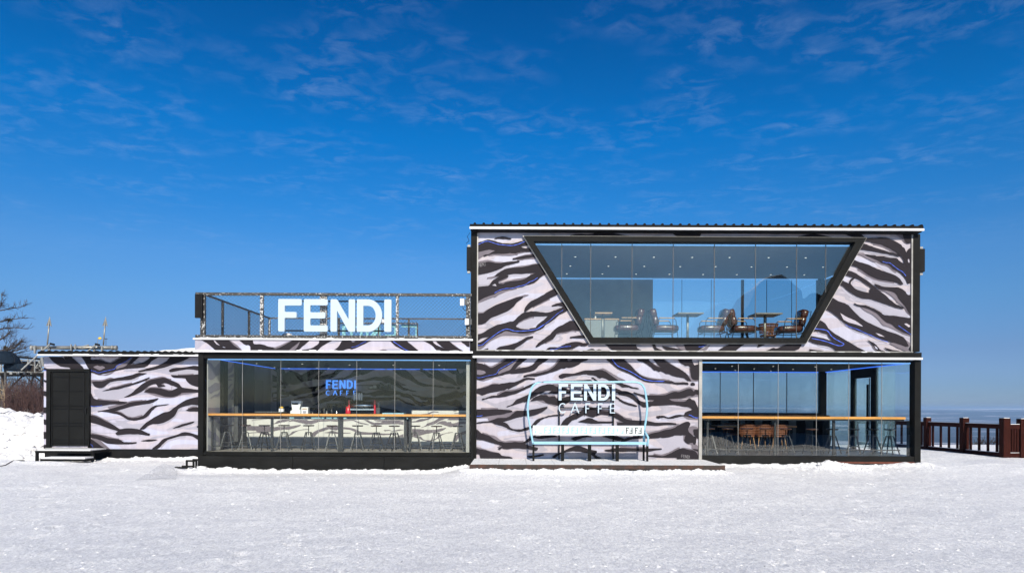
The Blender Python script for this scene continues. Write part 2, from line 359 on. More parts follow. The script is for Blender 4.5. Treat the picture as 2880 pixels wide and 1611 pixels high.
def snow_mat():
    m = bpy.data.materials.new('snow'); m.use_nodes = True
    t = m.node_tree; n = t.nodes; l = t.links; b = n['Principled BSDF']; b.inputs['Roughness'].default_value = 0.62
    b.inputs['Specular IOR Level'].default_value = 0.35
    tcx = n.new('ShaderNodeTexCoord')
    def noise(scale, st, det=6, rg=0.6, dist=0.0):
        mpx = n.new('ShaderNodeMapping'); mpx.inputs['Scale'].default_value = st; l.new(tcx.outputs['Object'], mpx.inputs[0])
        nz = n.new('ShaderNodeTexNoise'); nz.inputs['Scale'].default_value = scale; nz.inputs['Detail'].default_value = det; nz.inputs['Roughness'].default_value = rg; nz.inputs['Distortion'].default_value = dist
        l.new(mpx.outputs[0], nz.inputs[0]); return nz.outputs[0]
    a = noise(1.1, (0.6, 0.9, 1)); c = noise(11.0, (1.0, 0.42, 1), 6, 0.85)
    cr = n.new('ShaderNodeValToRGB'); cr.color_ramp.elements[0].position = 0.455; cr.color_ramp.elements[0].color = (0.835, 0.83, 0.84, 1)
    cr.color_ramp.elements[1].position = 0.545; cr.color_ramp.elements[1].color = (0.97, 0.96, 0.945, 1)
    ad = n.new('ShaderNodeMath'); ad.operation = 'MULTIPLY_ADD'; ad.inputs[1].default_value = 0.28; l.new(a, ad.inputs[0])
    m2 = n.new('ShaderNodeMath'); m2.operation = 'MULTIPLY'; m2.inputs[1].default_value = 0.72; l.new(c, m2.inputs[0]); l.new(m2.outputs[0], ad.inputs[2])
    l.new(ad.outputs[0], cr.inputs[0])
    # fine grain of broken, refrozen crust
    fg = noise(30.0, (1.0, 0.36, 1), 5, 0.75); fr_ = n.new('ShaderNodeMapRange'); fr_.inputs[1].default_value = 0.40; fr_.inputs[2].default_value = 0.60; fr_.inputs[3].default_value = 0.87; fr_.inputs[4].default_value = 1.12; l.new(fg, fr_.inputs[0])
    sg_ = n.new('ShaderNodeVectorMath'); sg_.operation = 'SCALE'; l.new(cr.outputs[0], sg_.inputs[0]); l.new(fr_.outputs[0], sg_.inputs['Scale'])
    g = noise(20.0, (1.0, 0.4, 1), 3, 0.5); gr = n.new('ShaderNodeMapRange'); gr.inputs[1].default_value = 0.735; gr.inputs[2].default_value = 0.78; l.new(g, gr.inputs[0])
    mg = n.new('ShaderNodeMixRGB'); mg.inputs[2].default_value = (0.16, 0.16, 0.19, 1); l.new(gr.outputs[0], mg.inputs[0]); l.new(sg_.outputs[0], mg.inputs[1])
    # land below the summit: dark forest with pale clearings
    geo = n.new('ShaderNodeNewGeometry'); sp = n.new('ShaderNodeSeparateXYZ'); l.new(geo.outputs['Position'], sp.inputs[0])
    hr = n.new('ShaderNodeMapRange'); hr.inputs[1].default_value = -4; hr.inputs[2].default_value = -9; l.new(sp.outputs[2], hr.inputs[0])
    f1 = noise(0.0016, (0.6, 1.4, 1), 5, 0.55, 0.6)
    fc = n.new('ShaderNodeValToRGB'); fc.color_ramp.elements[0].position = 0.53; fc.color_ramp.elements[0].color = (0.035, 0.045, 0.05, 1)
    fc.color_ramp.elements[1].position = 0.57; fc.color_ramp.elements[1].color = (0.5, 0.48, 0.5, 1); l.new(f1, fc.inputs[0])
    mf = n.new('ShaderNodeMixRGB'); l.new(hr.outputs[0], mf.inputs[0]); l.new(mg.outputs[0], mf.inputs[1]); l.new(fc.outputs[0], mf.inputs[2])
    l.new(mf.outputs[0], b.inputs['Base Color'])
    bp = n.new('ShaderNodeBump'); bp.inputs['Strength'].default_value = 0.9; bp.inputs['Distance'].default_value = 0.045
    h1 = noise(9.0, (1.0, 0.6, 1), 8, 0.8); h2 = noise(34.0, (1.0, 0.5, 1), 4, 0.7)
    hh = n.new('ShaderNodeMath'); hh.operation = 'MULTIPLY_ADD'; hh.inputs[1].default_value = 0.6; l.new(h2, hh.inputs[0]); l.new(h1, hh.inputs[2])
    l.new(hh.outputs[0], bp.inputs['Height']); l.new(bp.outputs[0], b.inputs['Normal'])
    return m
M['snow'] = snow_mat()
M['snowcap'] = mat('snow_cap', (0.78, 0.78, 0.79), 0.7, var=0.05, bump=0.4, bscale=20)
# ------------------------------------------------------------------ the printed pattern, as outlines on the photograph's own pixels
Za = (1330,1000,9.605); Zb = (1330,1150,9.605); Zc = (1490,1000,9.605); Zd = (1650,1000,9.605); Ze = (1800,1000,9.605); Zf = (1800,1150,9.605)
Zz = (1440,1040,4.968); Zp = (1330,650,9.605); Zq = (1330,790,6.86); Zr = (1490,850,9.605); Zt = (1640,940,4.293); Zx = (2380,650,9.605); Zw = (2280,780,6.55)
Zk = (550,945,6.44); Zl = (940,945,6.44); Zs = (1300,620,3.602); Zm = (1640,640,4.238); Zn = (1960,640,3.791)
def zz(z, s):
    v = [float(t) for t in s.replace(',', ' ').split()]
    return [(z[0]+v[i]/z[2], z[1]+v[i+1]/z[2]) for i in range(0, len(v), 2)]
def clip_half(p, a, b, c):
    """keep a*x+b*y <= c"""
    o = []; n = len(p)
    for i in range(n):
        u, v = p[i], p[(i+1)%n]; du = a*u[0]+b*u[1]-c; dv = a*v[0]+b*v[1]-c
        if du <= 0: o.append(u)
        if (du < 0 < dv) or (dv < 0 < du):
            t = du/(du-dv); o.append((u[0]+(v[0]-u[0])*t, u[1]+(v[1]-u[1])*t))
    return o
LOW_DARK = [zz(a, b) for a, b in [
 (Za,"70,190 200,215 350,260 480,330 600,290 760,195 900,100 900,60 1170,60 1170,97 1100,180 900,300 720,400 680,440 680,510 860,440 1000,390 1100,270 1200,150 1240,97 1240,60 1440,60 1440,97 1300,200 1180,310 1110,380 1300,340 1480,300 1600,260 1700,160 1760,97 1760,60 2020,60 2020,97 1925,165 1800,240 1700,350 1600,410 1400,450 1100,480 950,480 700,540 400,600 250,650 150,640 70,590"),
 (Za,"70,910 200,890 400,830 530,780 700,770 850,745 1000,725 1180,705 1330,640 1450,600 1560,605 1670,620 1665,645 1500,640 1400,665 1250,750 1080,840 960,900 940,880 850,920 700,955 520,985 380,1020 250,1060 150,1020 70,1000"),
 (Za,"245,1170 330,1150 500,1090 680,1070 760,1020 880,975 1100,955 1300,900 1500,800 1640,745 1700,730 1690,750 1580,820 1400,910 1200,1000 1000,1060 800,1110 500,1130 380,1150 270,1190"),
 (Zc,"-617,1370 -457,1300 -357,1190 -187,1120 0,1025 100,955 250,840 420,785 600,775 700,830 860,880 1000,900 1180,960 1400,930 1700,850 2000,850 2307,880 2487,950 2617,960 2787,1050 2917,1180 3097,1260 3298,1250 3378,1300 3250,1365 3178,1370 3077,1380 2937,1300 2687,1110 2437,1060 2387,1010 2307,990 2000,1030 1700,1020 1480,1060 1330,1000 1100,1010 860,1010 650,1020 500,1000 610,935 420,950 340,1000 180,1060 20,1170 -120,1240 -197,1250 -437,1330 -617,1380"),
 (Zc,"20,1220 100,1150 200,1090 330,1060 460,1070 500,1110 600,1105 690,1100 700,1150 800,1170 1000,1110 1250,1090 1500,1120 1500,1180 1300,1200 1100,1220 1000,1280 850,1340 750,1335 600,1300 450,1270 350,1200 180,1200"),
 (Zd,"-60,1120 200,1110 600,1105 770,1090 900,1170 1050,1250 1250,1310 1360,1350 1340,1370 1200,1340 1020,1290 880,1210 770,1150 400,1190 0,1190"),
 (Zc,"820,60 1010,60 1010,105 1040,150 1110,140 1150,105 1150,60 1560,60 1560,105 1400,170 1280,250 1080,320 1000,310 920,340 850,340 720,400 560,450 380,500 140,550 0,545 -160,580 -160,540 0,505 200,480 420,430 560,370 680,280 760,180 820,105"),
 (Zd,"-757,540 -677,500 -597,485 -387,490 -237,450 -37,400 163,405 313,385 430,400 540,450 680,550 860,680 950,750 1100,800 1250,850 1400,880 1400,895 1250,880 1120,845 1040,850 950,840 820,760 640,680 500,610 420,590 340,600 220,530 60,515 -37,490 -237,515 -430,540 -597,580 -660,600 -740,590"),
 (Zd,"130,590 180,600 240,640 290,685 250,685 200,640 135,605"),
 (Zc,"840,680 1200,676 1550,655 1650,660 1690,685 1500,692 840,694"),
 (Zd,"550,60 1000,60 1000,108 1080,180 1200,290 1300,400 1400,490 1500,560 1700,630 1900,660 2141,680 2291,690 2391,730 2591,720 2731,740 2741,770 2591,770 2391,765 2241,740 1941,715 1700,715 1550,680 1400,610 1200,500 1000,420 830,340 700,240 600,150 550,108"),
 (Ze,"1370,745 1420,730 1465,745 1470,785 1410,800 1370,785"),
 (Ze,"-70,60 230,60 230,120 320,200 450,290 660,355 540,290 370,120 370,60 650,60 650,120 800,220 1000,330 1150,420 1250,490 1320,600 1370,680 1280,670 1200,610 1050,570 900,545 800,500 680,470 560,410 500,430 440,390 380,390 300,310 180,220 70,160 0,150 -70,120"),
 (Ze,"1030,60 1390,60 1390,125 1420,200 1460,270 1540,240 1580,240 1580,640 1500,650 1400,620 1370,500 1350,350 1370,325 1300,270 1220,270 1180,240 1120,210 1060,160 1030,125"),
 (Ze,"-170,985 0,1035 200,1070 500,1080 690,1060 900,980 1050,985 1200,930 1330,895 1400,920 1450,980 1490,920 1580,930 1580,1050 1500,1030 1420,1080 1300,1080 1180,1130 1050,1145 760,1160 850,1220 1180,1250 1320,1155 1400,1190 1480,1240 1560,1430 1600,1500 1480,1480 1330,1390 1150,1360 1000,1330 850,1320 400,1340 250,1355 200,1370 100,1376 60,1300 200,1240 320,1250 390,1190 200,1180 120,1150 60,1100 -170,1010"),
 (Zf,"450,190 560,180 640,180 740,225 850,200 1020,155 1180,160 1210,100 1260,70 1360,40 1440,0 1440,-20 1600,-20 1600,235 1450,235 1320,210 1270,200 1180,180 1050,200 900,240 750,245 640,220 560,225 490,245 440,220"),
 (Zz,"680,770 720,710 780,660 900,600 990,560 1080,530 1200,560 1400,590 1500,630 1600,690 1750,705 1880,710 2000,735 2200,738 2290,745 2290,760 2180,760 2080,770 2000,775 1880,765 1480,765 1470,740 1570,730 1500,700 1400,640 1250,620 1170,640 1130,655 1060,640 1000,625 900,680 840,700 780,760 740,830 700,850 660,840"),
 (Zz,"920,720 1000,700 1060,670 1120,680 1200,715 1400,720 1400,735 1250,740 1140,745 1050,735 1000,730"),
 (Zf,"1300,500 1330,450 1350,390 1290,340 1200,355 1000,460 900,520 700,560 500,620 300,660 130,720 -100,740 -500,830 -500,900 -200,800 130,770 300,780 500,765 560,755 650,765 850,730 950,695 1100,695 1230,700 1200,800 1210,870 1280,920 1350,910 1420,900 1440,940 1470,950 1500,900 1500,760 1450,740 1400,700 1310,620 1290,540"),
 (Zf,"1460,540 1620,550 1620,800 1520,770 1490,720 1460,690 1440,600"),
 (Zf,"590,1270 740,1230 850,1180 1000,1100 1060,1075 1180,1060 1300,1100 1400,1110 1500,1150 1560,1260 1600,1380 1030,1380 980,1300 600,1300 200,1270 200,1250 400,1240"),
 (Zf,"1420,1080 1620,1090 1620,1160 1500,1110"),
 (Zz,"1290,1120 1400,1100 1500,1090 1800,1095 2080,1095 2090,1105 1980,1120 1900,1135 1700,1130 1500,1135 1350,1135"),
 (Zz,"560,1220 600,1180 680,1150 760,1110 900,1060 1000,1080 1080,1110 1180,1130 1180,1150 1150,1180 1200,1210 1250,1228 1170,1228 1120,1190 1060,1160 900,1130 760,1140 650,1180 600,1220"),
 (Zz,"300,940 430,915 600,912 640,930 500,945 380,955"), (Zz,"820,960 900,925 1050,915 1120,930 980,945 880,980"), (Zz,"1240,925 1400,915 1560,960 1500,985 1400,960"), (Zz,"1600,950 1750,925 1850,920 1840,940 1700,960"),
 (Zb,"60,10 400,15 650,10 850,20 1040,35 1060,60 950,90 800,130 600,150 400,180 200,205 60,210"),
 (Zb,"100,370 200,345 400,330 560,290 690,240 900,235 1000,190 1100,110 1200,50 1350,45 1500,40 1700,0 2004,-60 1990,-20 1868,64 1750,120 1550,180 1400,175 1300,205 1180,220 1000,280 900,310 760,345 870,365 940,420 1020,510 1120,540 1300,545 1450,490 1560,470 1640,380 1720,290 1850,240 1925,220 2100,170 2294,150 2290,172 2050,200 1900,250 1800,320 1700,420 1560,510 1450,560 1250,600 1100,570 980,540 880,480 760,440 600,400 480,350 200,370 110,385"),
 (Zb,"60,510 200,630 300,680 430,715 560,800 680,870 760,880 850,910 1000,900 1150,890 1350,900 1480,810 1600,740 1700,715 1560,830 1400,930 1520,985 1600,1010 1740,1040 1750,1070 1700,1110 1600,1085 1400,1060 1150,1045 950,1065 850,1065 780,1050 720,1085 680,1070 740,1030 800,990 700,950 500,900 300,830 60,780"),
 (Zb,"60,1040 200,1085 350,1110 500,1160 700,1190 780,1250 950,1280 1060,1310 1060,1360 300,1360 180,1220 60,1180"),
 (Zb,"1470,1270 1650,1260 1900,1215 1910,1240 1750,1280 1550,1300 1470,1285"),
]]
LOW_MID = [zz(a, b) for a, b in [
 (Za,"680,510 860,440 1010,385 1110,265 1240,97 1160,97 1100,180 900,300 720,400 670,440"),
 (Za,"70,905 200,870 400,800 530,750 690,745 690,800 400,860 200,920 70,940"), (Za,"70,640 250,680 400,650 560,590 400,580 150,620"),
 (Zb,"60,205 400,180 800,130 1100,60 1200,30 1100,150 900,240 690,240 450,310 400,260 420,235 60,240"),
 (Zb,"430,700 560,710 700,800 820,880 700,890 560,820"), (Zb,"60,1010 200,1040 500,1140 700,1180 700,1220 400,1180 60,1090"),
 (Zc,"600,770 750,760 820,860 780,900 700,850"), (Zd,"300,385 430,340 560,400 720,500 900,600 1060,680 900,690 680,560 440,410"),
 (Zc,"180,1190 350,1190 450,1260 560,1310 740,1340 650,1350 420,1270"), (Za,"1380,580 1370,545 1500,500 1925,410 1925,470 1700,520 1480,560"),
 (Ze,"640,110 800,205 1000,315 1200,450 1340,560 1330,330 1370,330 1400,560 1560,650 1560,690 1340,690 1250,590 1150,430 900,300 700,190"),
 (Ze,"690,1070 800,990 1050,940 1330,845 1480,910 1440,1030 1360,900 1200,960 900,1000 760,1070"), (Ze,"740,1160 900,1150 1300,1080 1580,1040 1580,1080 1250,1140 1040,1170 1000,1200 1300,1170 1180,1260 850,1230"),
 (Zf,"1200,180 1450,240 1600,235 1600,285 1300,270 1180,215"), (Zf,"1290,500 1400,460 1550,490 1600,540 1600,800 1540,760 1480,700 1400,700 1310,600"),
 (Zf,"1170,690 1250,690 1230,800 1300,900 1420,890 1600,1030 1600,1110 1400,1080 1390,960 1280,930 1180,840"), (Zf,"850,1170 1050,1070 1200,1040 1400,1080 1550,1130 1600,1240 1600,1380 1540,1340 1480,1180 1300,1120 1060,1100"),
]]
LOW_LIGHT = [zz(a, b) for a, b in [
 (Zb,"740,350 870,360 1020,490 1130,540 1300,540 1490,480 1450,300 1400,180 1200,230 950,310"),
 (Zc,"0,1340 200,1330 500,1290 420,1400 100,1480 -100,1400"), (Zf,"500,700 900,720 1180,720 1200,880 1300,1000 1100,1060 750,1200 300,1230 600,1100 620,1000 400,800"),
 (Ze,"450,330 700,470 900,540 1200,610 1300,690 960,690 700,650 560,540"), (Zd,"770,1180 900,1210 1200,1340 1360,1380 1300,1480 1000,1420 770,1300"),
 (Zd,"950,850 1400,900 1600,1000 1900,1000 1900,1070 1560,1060 1260,970 1000,880"), (Za,"500,700 800,640 1200,590 1380,590 1180,700 900,740 700,730"),
 (Zz,"1480,800 1700,800 1900,850 1750,900 1500,900"), (Zz,"1900,1150 2100,1120 2186,1180 2000,1230 1850,1210"),
]]
LOW_BLUE = [(zz(Za,"80,575 150,595 260,580 450,530 610,500 670,440 700,380 800,320 900,265 1020,200 1120,140 1160,105"),1.5),
 (zz(Zd,"680,90 760,200 840,280 1000,350 1200,440 1350,530 1480,610 1600,655 1800,685 2090,690"),2.6), (zz(Zb,"80,188 200,183 260,168"),2.4), (zz(Zf,"1310,155 1360,165 1420,200 1500,230 1590,230"),2.4)]
def auto_mid(lst, dx, dy, par, g=1.2):
    o = []
    for i, p in enumerate(lst):
        xs_ = [q[0] for q in p]; ys_ = [q[1] for q in p]
        if i % 2 != par or (max(xs_)-min(xs_)) < 40 or (max(ys_)-min(ys_)) < 9: continue
        x0, x1 = min(xs_), max(xs_); cut0, cut1 = x0+(x1-x0)*(.12+.2*((i*37)%5)/5), x0+(x1-x0)*(.62+.3*((i*53)%4)/4)
        q = clip_half(clip_half([(a+dx, b+dy) for a, b in p], -1, 0, -cut0), 1, 0, cut1)
        if len(q) > 2: o.append(q)
    return o
UP_DARK = [zz(a, b) for a, b in [
 (Zp,"570,215 680,175 780,160 920,180 1040,210 1000,225 880,215 700,205"),
 (Zp,"110,355 250,290 400,245 560,270 720,320 850,345 1080,345 1200,310 1350,280 1420,280 1550,310 1600,380 1470,390 1270,405 1330,450 1420,475 1500,470 1700,520 1700,560 1560,560 1400,555 1250,575 1150,600 1000,595 850,615 600,610 430,640 300,690 290,660 450,620 610,530 480,500 350,510 110,570"),
 (Zp,"110,940 250,870 420,840 700,880 870,850 1100,825 1250,810 1260,830 1100,880 900,930 700,1030 500,1100 300,1150 110,1178"),
 (Zp,"1130,745 1300,690 1500,660 1620,640 1800,640 1800,700 1670,705 1500,715 1300,745 1080,765 1080,740"),
 (Zp,"580,1220 700,1130 850,1050 1000,1010 1250,990 1500,950 1650,910 1900,900 2050,1110 1925,1180 1850,1220 1720,1340 1640,1400 1500,1441 1300,1480 850,1480 850,1410 1000,1370 1200,1350 1400,1300 1540,1210 1700,1130 1500,1135 1300,1150 1100,1150 900,1190 750,1215"),
 (Zq,"85,130 200,110 290,100 340,60 380,0 420,-30 560,-95 690,-95 660,-70 500,0 490,30 510,60 600,60 760,10 900,0 1180,-10 1050,60 950,110 830,130 640,170 520,190 420,250 300,290 200,330 85,390"),
 (Zq,"80,640 200,630 300,550 430,480 560,430 720,370 850,320 970,305 950,330 850,410 760,510 640,590 480,660 350,710 280,770 220,815 80,840"),
 (Zq,"80,1050 200,1000 330,920 480,850 620,820 720,790 800,770 880,690 980,620 1130,595 1250,600 1380,615 1380,680 1150,680 1000,730 880,800 820,880 880,910 1000,935 1180,930 1250,850 1380,750 1380,880 1250,950 1100,1000 950,1010 800,990 640,960 560,1000 420,1070 300,1150 200,1240 80,1260 80,1200 160,1180 320,1075 180,1090 80,1150"),
 (Zr,"0,250 130,260 280,280 500,285 650,230 800,180 920,120 980,130 1080,170 1010,220 800,330 600,500 400,620 320,700 200,760 0,800 0,710 180,690 260,600 380,480 500,370 250,375 0,375"),
 (Zs,"630,925 640,880 700,820 800,770 880,720 960,690 1000,720 960,750 880,790 800,830 700,880"),
 (Zr,"590,95 700,50 850,15 1000,0 1050,130 990,130 920,115 830,100 760,90 600,105"),
 (Zr,"160,1200 230,1110 350,1020 500,910 600,820 720,700 900,610 1080,510 1170,510 1290,570 1450,760 1260,755 1150,745 980,790 870,800 740,830 700,880 620,980 480,1050 300,1140 200,1200"),
 (Zr,"1090,940 1250,915 1460,900 1550,960 1350,960 1100,960"),
 (Zr,"240,1380 420,1310 540,1220 750,1220 870,1170 1050,1100 1300,1070 1450,1105 1570,1110 1550,1160 1440,1180 1330,1165 1180,1230 1040,1280 960,1380 840,1380 900,1290 740,1380"),
 (Zq,"400,1390 480,1290 600,1260 700,1240 820,1200 940,1150 1060,1080 1160,1070 1150,1090 1050,1130 950,1210 820,1290 720,1390"),
 (Zq,"90,1340 200,1330 290,1300 300,1315 200,1360 90,1360"),
 (Zt,"0,210 100,175 150,195 190,185 230,200 260,240 -30,240"), (Zt,"250,100 600,100 650,170 780,240 570,240 490,205 420,190 400,215 330,170"),
 (Zt,"820,100 860,120 880,160 950,195 1030,240 950,240 870,190"), (Zt,"950,140 1050,160 1190,190 1290,240 1100,240 1010,190"),
 (Zt,"1210,100 1520,100 1400,180 1340,240 1310,240 1240,180"), (Zt,"1820,100 1935,100 1935,122 1840,190 1780,240 1580,240 1650,180"),
 (Zt,"2120,100 2190,125 2100,155"), (Zt,"2450,125 2560,100 2640,110 2600,170 2480,215 2460,240 2400,240 2440,200 2350,225 2250,240 2110,240 2210,200 2290,165 2330,175"), (Zt,"1480,220 1525,195 1500,215 1450,240 1380,240"),
 (Zm,"-150,95 -60,85 90,88 140,72 200,70 380,80 620,115 620,125 -150,125"), (Zm,"1060,60 1400,60 1370,125 1140,125"), (Zn,"1080,100 1220,75 1250,75 1430,105 1430,115 1080,115"), (Zn,"1570,72 1744,76 1780,110 1690,110"),
 (Zx,"470,190 600,200 700,200 800,200 900,180 1050,195 1150,215 1300,290 1450,370 1500,440 1560,480 1610,600 1660,500 1760,480 1760,1350 1650,1420 1600,1300 1500,1180 1400,1100 1250,1020 1100,900 950,860 850,800 700,730 550,670 490,640 700,660 850,690 1000,690 1120,730 1330,740 1420,820 1560,910 1540,800 1480,700 1400,620 1250,520 1100,440 950,370 850,345 700,320 600,280 400,260"),
 (Zx,"300,330 430,345 600,400 800,470 1000,530 1200,590 1430,660 1410,680 1200,630 1000,600 850,570 600,530 420,500 200,480"),
 (Zx,"50,780 180,785 350,850 550,910 750,1000 950,1080 1150,1150 1350,1230 1450,1330 1520,1430 1460,1441 1300,1370 1100,1340 900,1310 700,1240 550,1150 400,1050 250,960 0,890"),
 (Zx,"-100,1060 120,1090 300,1190 450,1290 640,1430 700,1500 720,1560 620,1500 400,1350 200,1260 -100,1160"),
 (Zx,"1500,60 1760,60 1760,280 1650,330 1580,290 1540,190"),
 (Zw,"870,-30 1000,50 1130,150 1200,220 1330,310 1440,410 1560,500 1690,560 1690,580 1550,550 1400,500 1250,450 1100,400 960,385 850,350 700,260 600,170 480,90 520,40 570,60 690,120 720,50 790,0 800,15 730,80 730,130 800,210 950,270 1070,290 1080,220 1130,200 1050,110 900,20"),
 (Zw,"1160,125 1300,170 1500,190 1600,195 1700,240 1780,330 1880,360 1880,740 1800,650 1750,560 1680,470 1620,400 1560,300 1450,250 1300,220 1200,180"),
 (Zw,"340,360 490,440 580,470 680,520 800,650 950,780 1100,860 1300,950 1450,1010 1600,1060 1720,1130 1790,1260 1740,1270 1600,1220 1450,1180 1250,1120 1100,1060 950,1010 800,960 700,900 600,830 500,740 400,660 230,550"),
 (Zw,"780,480 870,510 1000,520 1100,560 1250,630 1350,700 1500,710 1700,740 1880,790 1880,1070 1750,1030 1600,960 1480,860 1400,830 1300,750 1200,650 1080,590 950,550 820,510"),
 (Zw,"90,780 250,850 310,940 400,1020 550,1110 700,1200 850,1290 1000,1370 1080,1430 740,1430 640,1380 540,1360 500,1390 420,1310 300,1260 100,1220 -50,1160 -50,1080 150,1110 350,1170 450,1210 520,1210 400,1170 330,1100 290,1040 200,1020 140,990 0,980 -30,930"),
 (Zw,"1030,1155 1150,1210 1220,1280 1280,1340 1400,1380 1440,1430 1320,1430 1240,1360 1180,1290 1100,1210"), (Zw,"1340,1290 1500,1340 1700,1370 1860,1405 1880,1430 1560,1430 1430,1350"),
 (Zw,"-30,1325 120,1345 220,1360 300,1430 -30,1430"), (Zw,"1880,1200 1900,1400 1800,1320"),
]]
UP_MID = [zz(a, b) for a, b in [
 (Zp,"110,570 350,510 480,500 610,530 450,620 290,670 110,770"), (Zp,"110,850 400,780 600,830 860,850 740,885 430,845 110,940"),
 (Zp,"380,1290 400,1250 600,1210 850,1040 1100,970 1400,930 1700,880 1780,900 1500,960 1000,1015 700,1140 590,1220 740,1220 550,1270"),
 (Zp,"600,615 850,620 1120,590 1300,560 1540,560 1300,590 1100,650 850,660 700,640"), (Zp,"700,1410 850,1370 1100,1310 1400,1260 1540,1200 1560,1140 1710,1130 1600,1230 1400,1310 1000,1380 850,1420"),
 (Zq,"80,400 200,330 420,250 640,170 700,175 520,250 420,320 380,310 200,390 80,430"), (Zq,"80,1260 200,1240 420,1070 640,960 800,985 950,1010 1200,980 1050,1050 640,1045 480,1080 300,1190 200,1280 130,1320 80,1320"),
 (Zq,"80,610 200,600 430,470 700,370 1000,270 1080,270 950,320 720,380 430,490 200,640 80,650"), (Zp,"1080,740 1300,670 1620,610 1700,640 1500,665 1130,750"),
 (Zt,"1110,130 1200,140 1250,180 1310,240 1240,240 1180,190"), (Zt,"1340,170 1400,190 1530,130 1490,180 1380,215 1330,240"),
 (Zx,"280,590 450,600 600,690 720,730 830,800 900,840 750,840 600,770 400,660 230,620"), (Zx,"1330,105 1500,105 1580,300 1700,310 1650,345 1570,310 1480,210"), (Zx,"1050,890 1150,900 1330,1040 1200,1010"),
 (Zw,"1170,140 1350,230 1550,290 1600,400 1700,480 1870,730 1780,660 1700,540 1580,460 1560,420 1450,320 1300,230"),
 (Zw,"900,540 1100,600 1250,700 1400,840 1600,920 1880,1090 1700,1040 1450,920 1320,880 1250,790 1150,700 1000,620"), (Zw,"900,780 1100,880 1500,1030 1720,1130 1840,1230 1780,1290 1500,1070 1150,930 950,820"), (Zw,"1440,1210 1560,1200 1740,1250 1830,1400 1700,1340 1560,1280"),
]]
UP_LIGHT = [zz(a, b) for a, b in [
 (Zq,"100,450 420,320 700,200 1000,130 1300,30 1372,60 1000,220 700,320 430,440 300,520 200,590 100,600"), (Zq,"880,890 830,870 1000,735 1200,680 1372,690 1180,850 1050,920"),
 (Zp,"140,1200 400,1150 350,1290 480,1330 400,1441 140,1441"), (Zr,"630,1000 720,860 980,795 1200,760 1380,770 1000,830 780,920 640,1030 200,1180 480,1060"),
 (Zw,"520,120 620,220 800,360 960,390 1250,460 1690,590 1800,720 1700,740 1400,690 1250,600 1000,480 780,400 600,250"), (Zw,"660,490 800,490 950,560 1200,720 1320,880 1600,960 1880,1100 1880,1190 1750,1110 1500,1020 1200,900 950,790 800,640"),
 (Zx,"400,600 800,690 1100,740 1330,750 1400,830 1250,780 900,710 500,640"), (Zx,"850,800 1100,900 1300,1040 1500,1190 1640,1400 1520,1420 1400,1280 1150,1140 1000,1060 750,840"), (Zx,"450,1220 700,1240 1000,1330 1400,1400 1700,1420 1700,1480 1300,1440 800,1380"),
 (Zr,"330,100 600,110 850,120 640,190 400,230 100,240 200,160"),
]]
UP_PALE = [zz(a, b) for a, b in [(Zq,"370,92 430,62 455,100"), (Zw,"535,660 620,720 720,760 850,830 950,905 830,870 700,830 600,780"), (Zw,"1180,1025 1260,1050 1350,1100 1260,1075"), (Zw,"1710,855 1760,855 1820,900 1790,920"), (Zx,"1645,770 1670,770 1685,850 1660,855"), (Zw,"1160,1260 1200,1290 1220,1325 1180,1300")]]
UP_BLUE = [(zz(Zp,"120,382 260,320 360,285 460,295 560,330 700,370 850,385 1050,400 1200,370 1330,320 1410,290"),2.2), (zz(Zq,"420,235 510,185 640,150 760,145 880,110 1000,80 1100,20 1170,-5 1250,-60"),1.9),
 (zz(Zq,"80,1240 180,1235 260,1170 400,1060 500,990 600,940 680,930 800,965 900,970 1050,960 1220,935 1372,850"),2.3), (zz(Zr,"180,735 300,650 450,560 600,440 750,310 900,215"),1.4), (zz(Zr,"480,1330 560,1280 700,1270 850,1210 1000,1195 1110,1185"),1.7),
 (zz(Zw,"40,945 200,960 300,990 360,1070 430,1130 520,1180 600,1230 540,1260 450,1245 300,1190 150,1150 10,1125"),2.8), (zz(Zw,"630,870 700,910 850,960 1000,1030 1100,1070 1250,1140 1410,1190"),1.9),
 (zz(Zx,"960,830 1060,860 1150,865 1250,940 1380,1040 1500,1110 1590,1220"),1.9), (zz(Zw,"1600,890 1700,960 1840,1060"),1.9), (zz(Zt,"1390,150 1430,150 1470,130"),2.0)]
FAS_DARK = [zz(a, b) for a, b in [
 (Zk,"60,40 270,40 380,150 550,215 450,170 350,65 350,40 540,40 700,170 870,285 900,320 490,320 430,270 350,240 270,170 170,100"),
 (Zk,"800,40 1035,40 1035,75 1060,150 1200,150 1280,180 1400,210 1450,235 1560,190 1700,110 1800,60 1900,60 1900,85 1750,200 1600,310 1290,320 1250,285 1130,290 1000,320 1010,200 960,160 920,160 850,120 800,75"),
 (Zk,"1930,60 2060,60 2050,85 1930,190 1840,270 2000,245 2130,215 2230,140 2270,60 2500,60 2450,90 2300,170 2220,250 2120,330 1740,330 1850,200"),
 (Zl,"170,60 300,60 300,85 340,110 400,85 400,60 680,60 650,85 500,160 330,235 280,225 180,250 60,310 -140,320 -140,290 0,250 80,190"),
 (Zl,"570,330 680,275 850,275 950,280 1000,330"), (Zl,"1000,60 1290,60 1310,90 1450,200 1560,300 1580,340 1400,340 1250,250 1120,180 1020,90"),
 (Zl,"1570,60 1780,60 1780,95 1850,170 2050,245 1950,190 1850,95 1850,60 2030,60 2200,200 2420,340 1930,340 1850,250 1780,170 1700,120"), (Zl,"2290,60 2520,60 2520,190 2430,190 2380,160 2300,95"),
]]
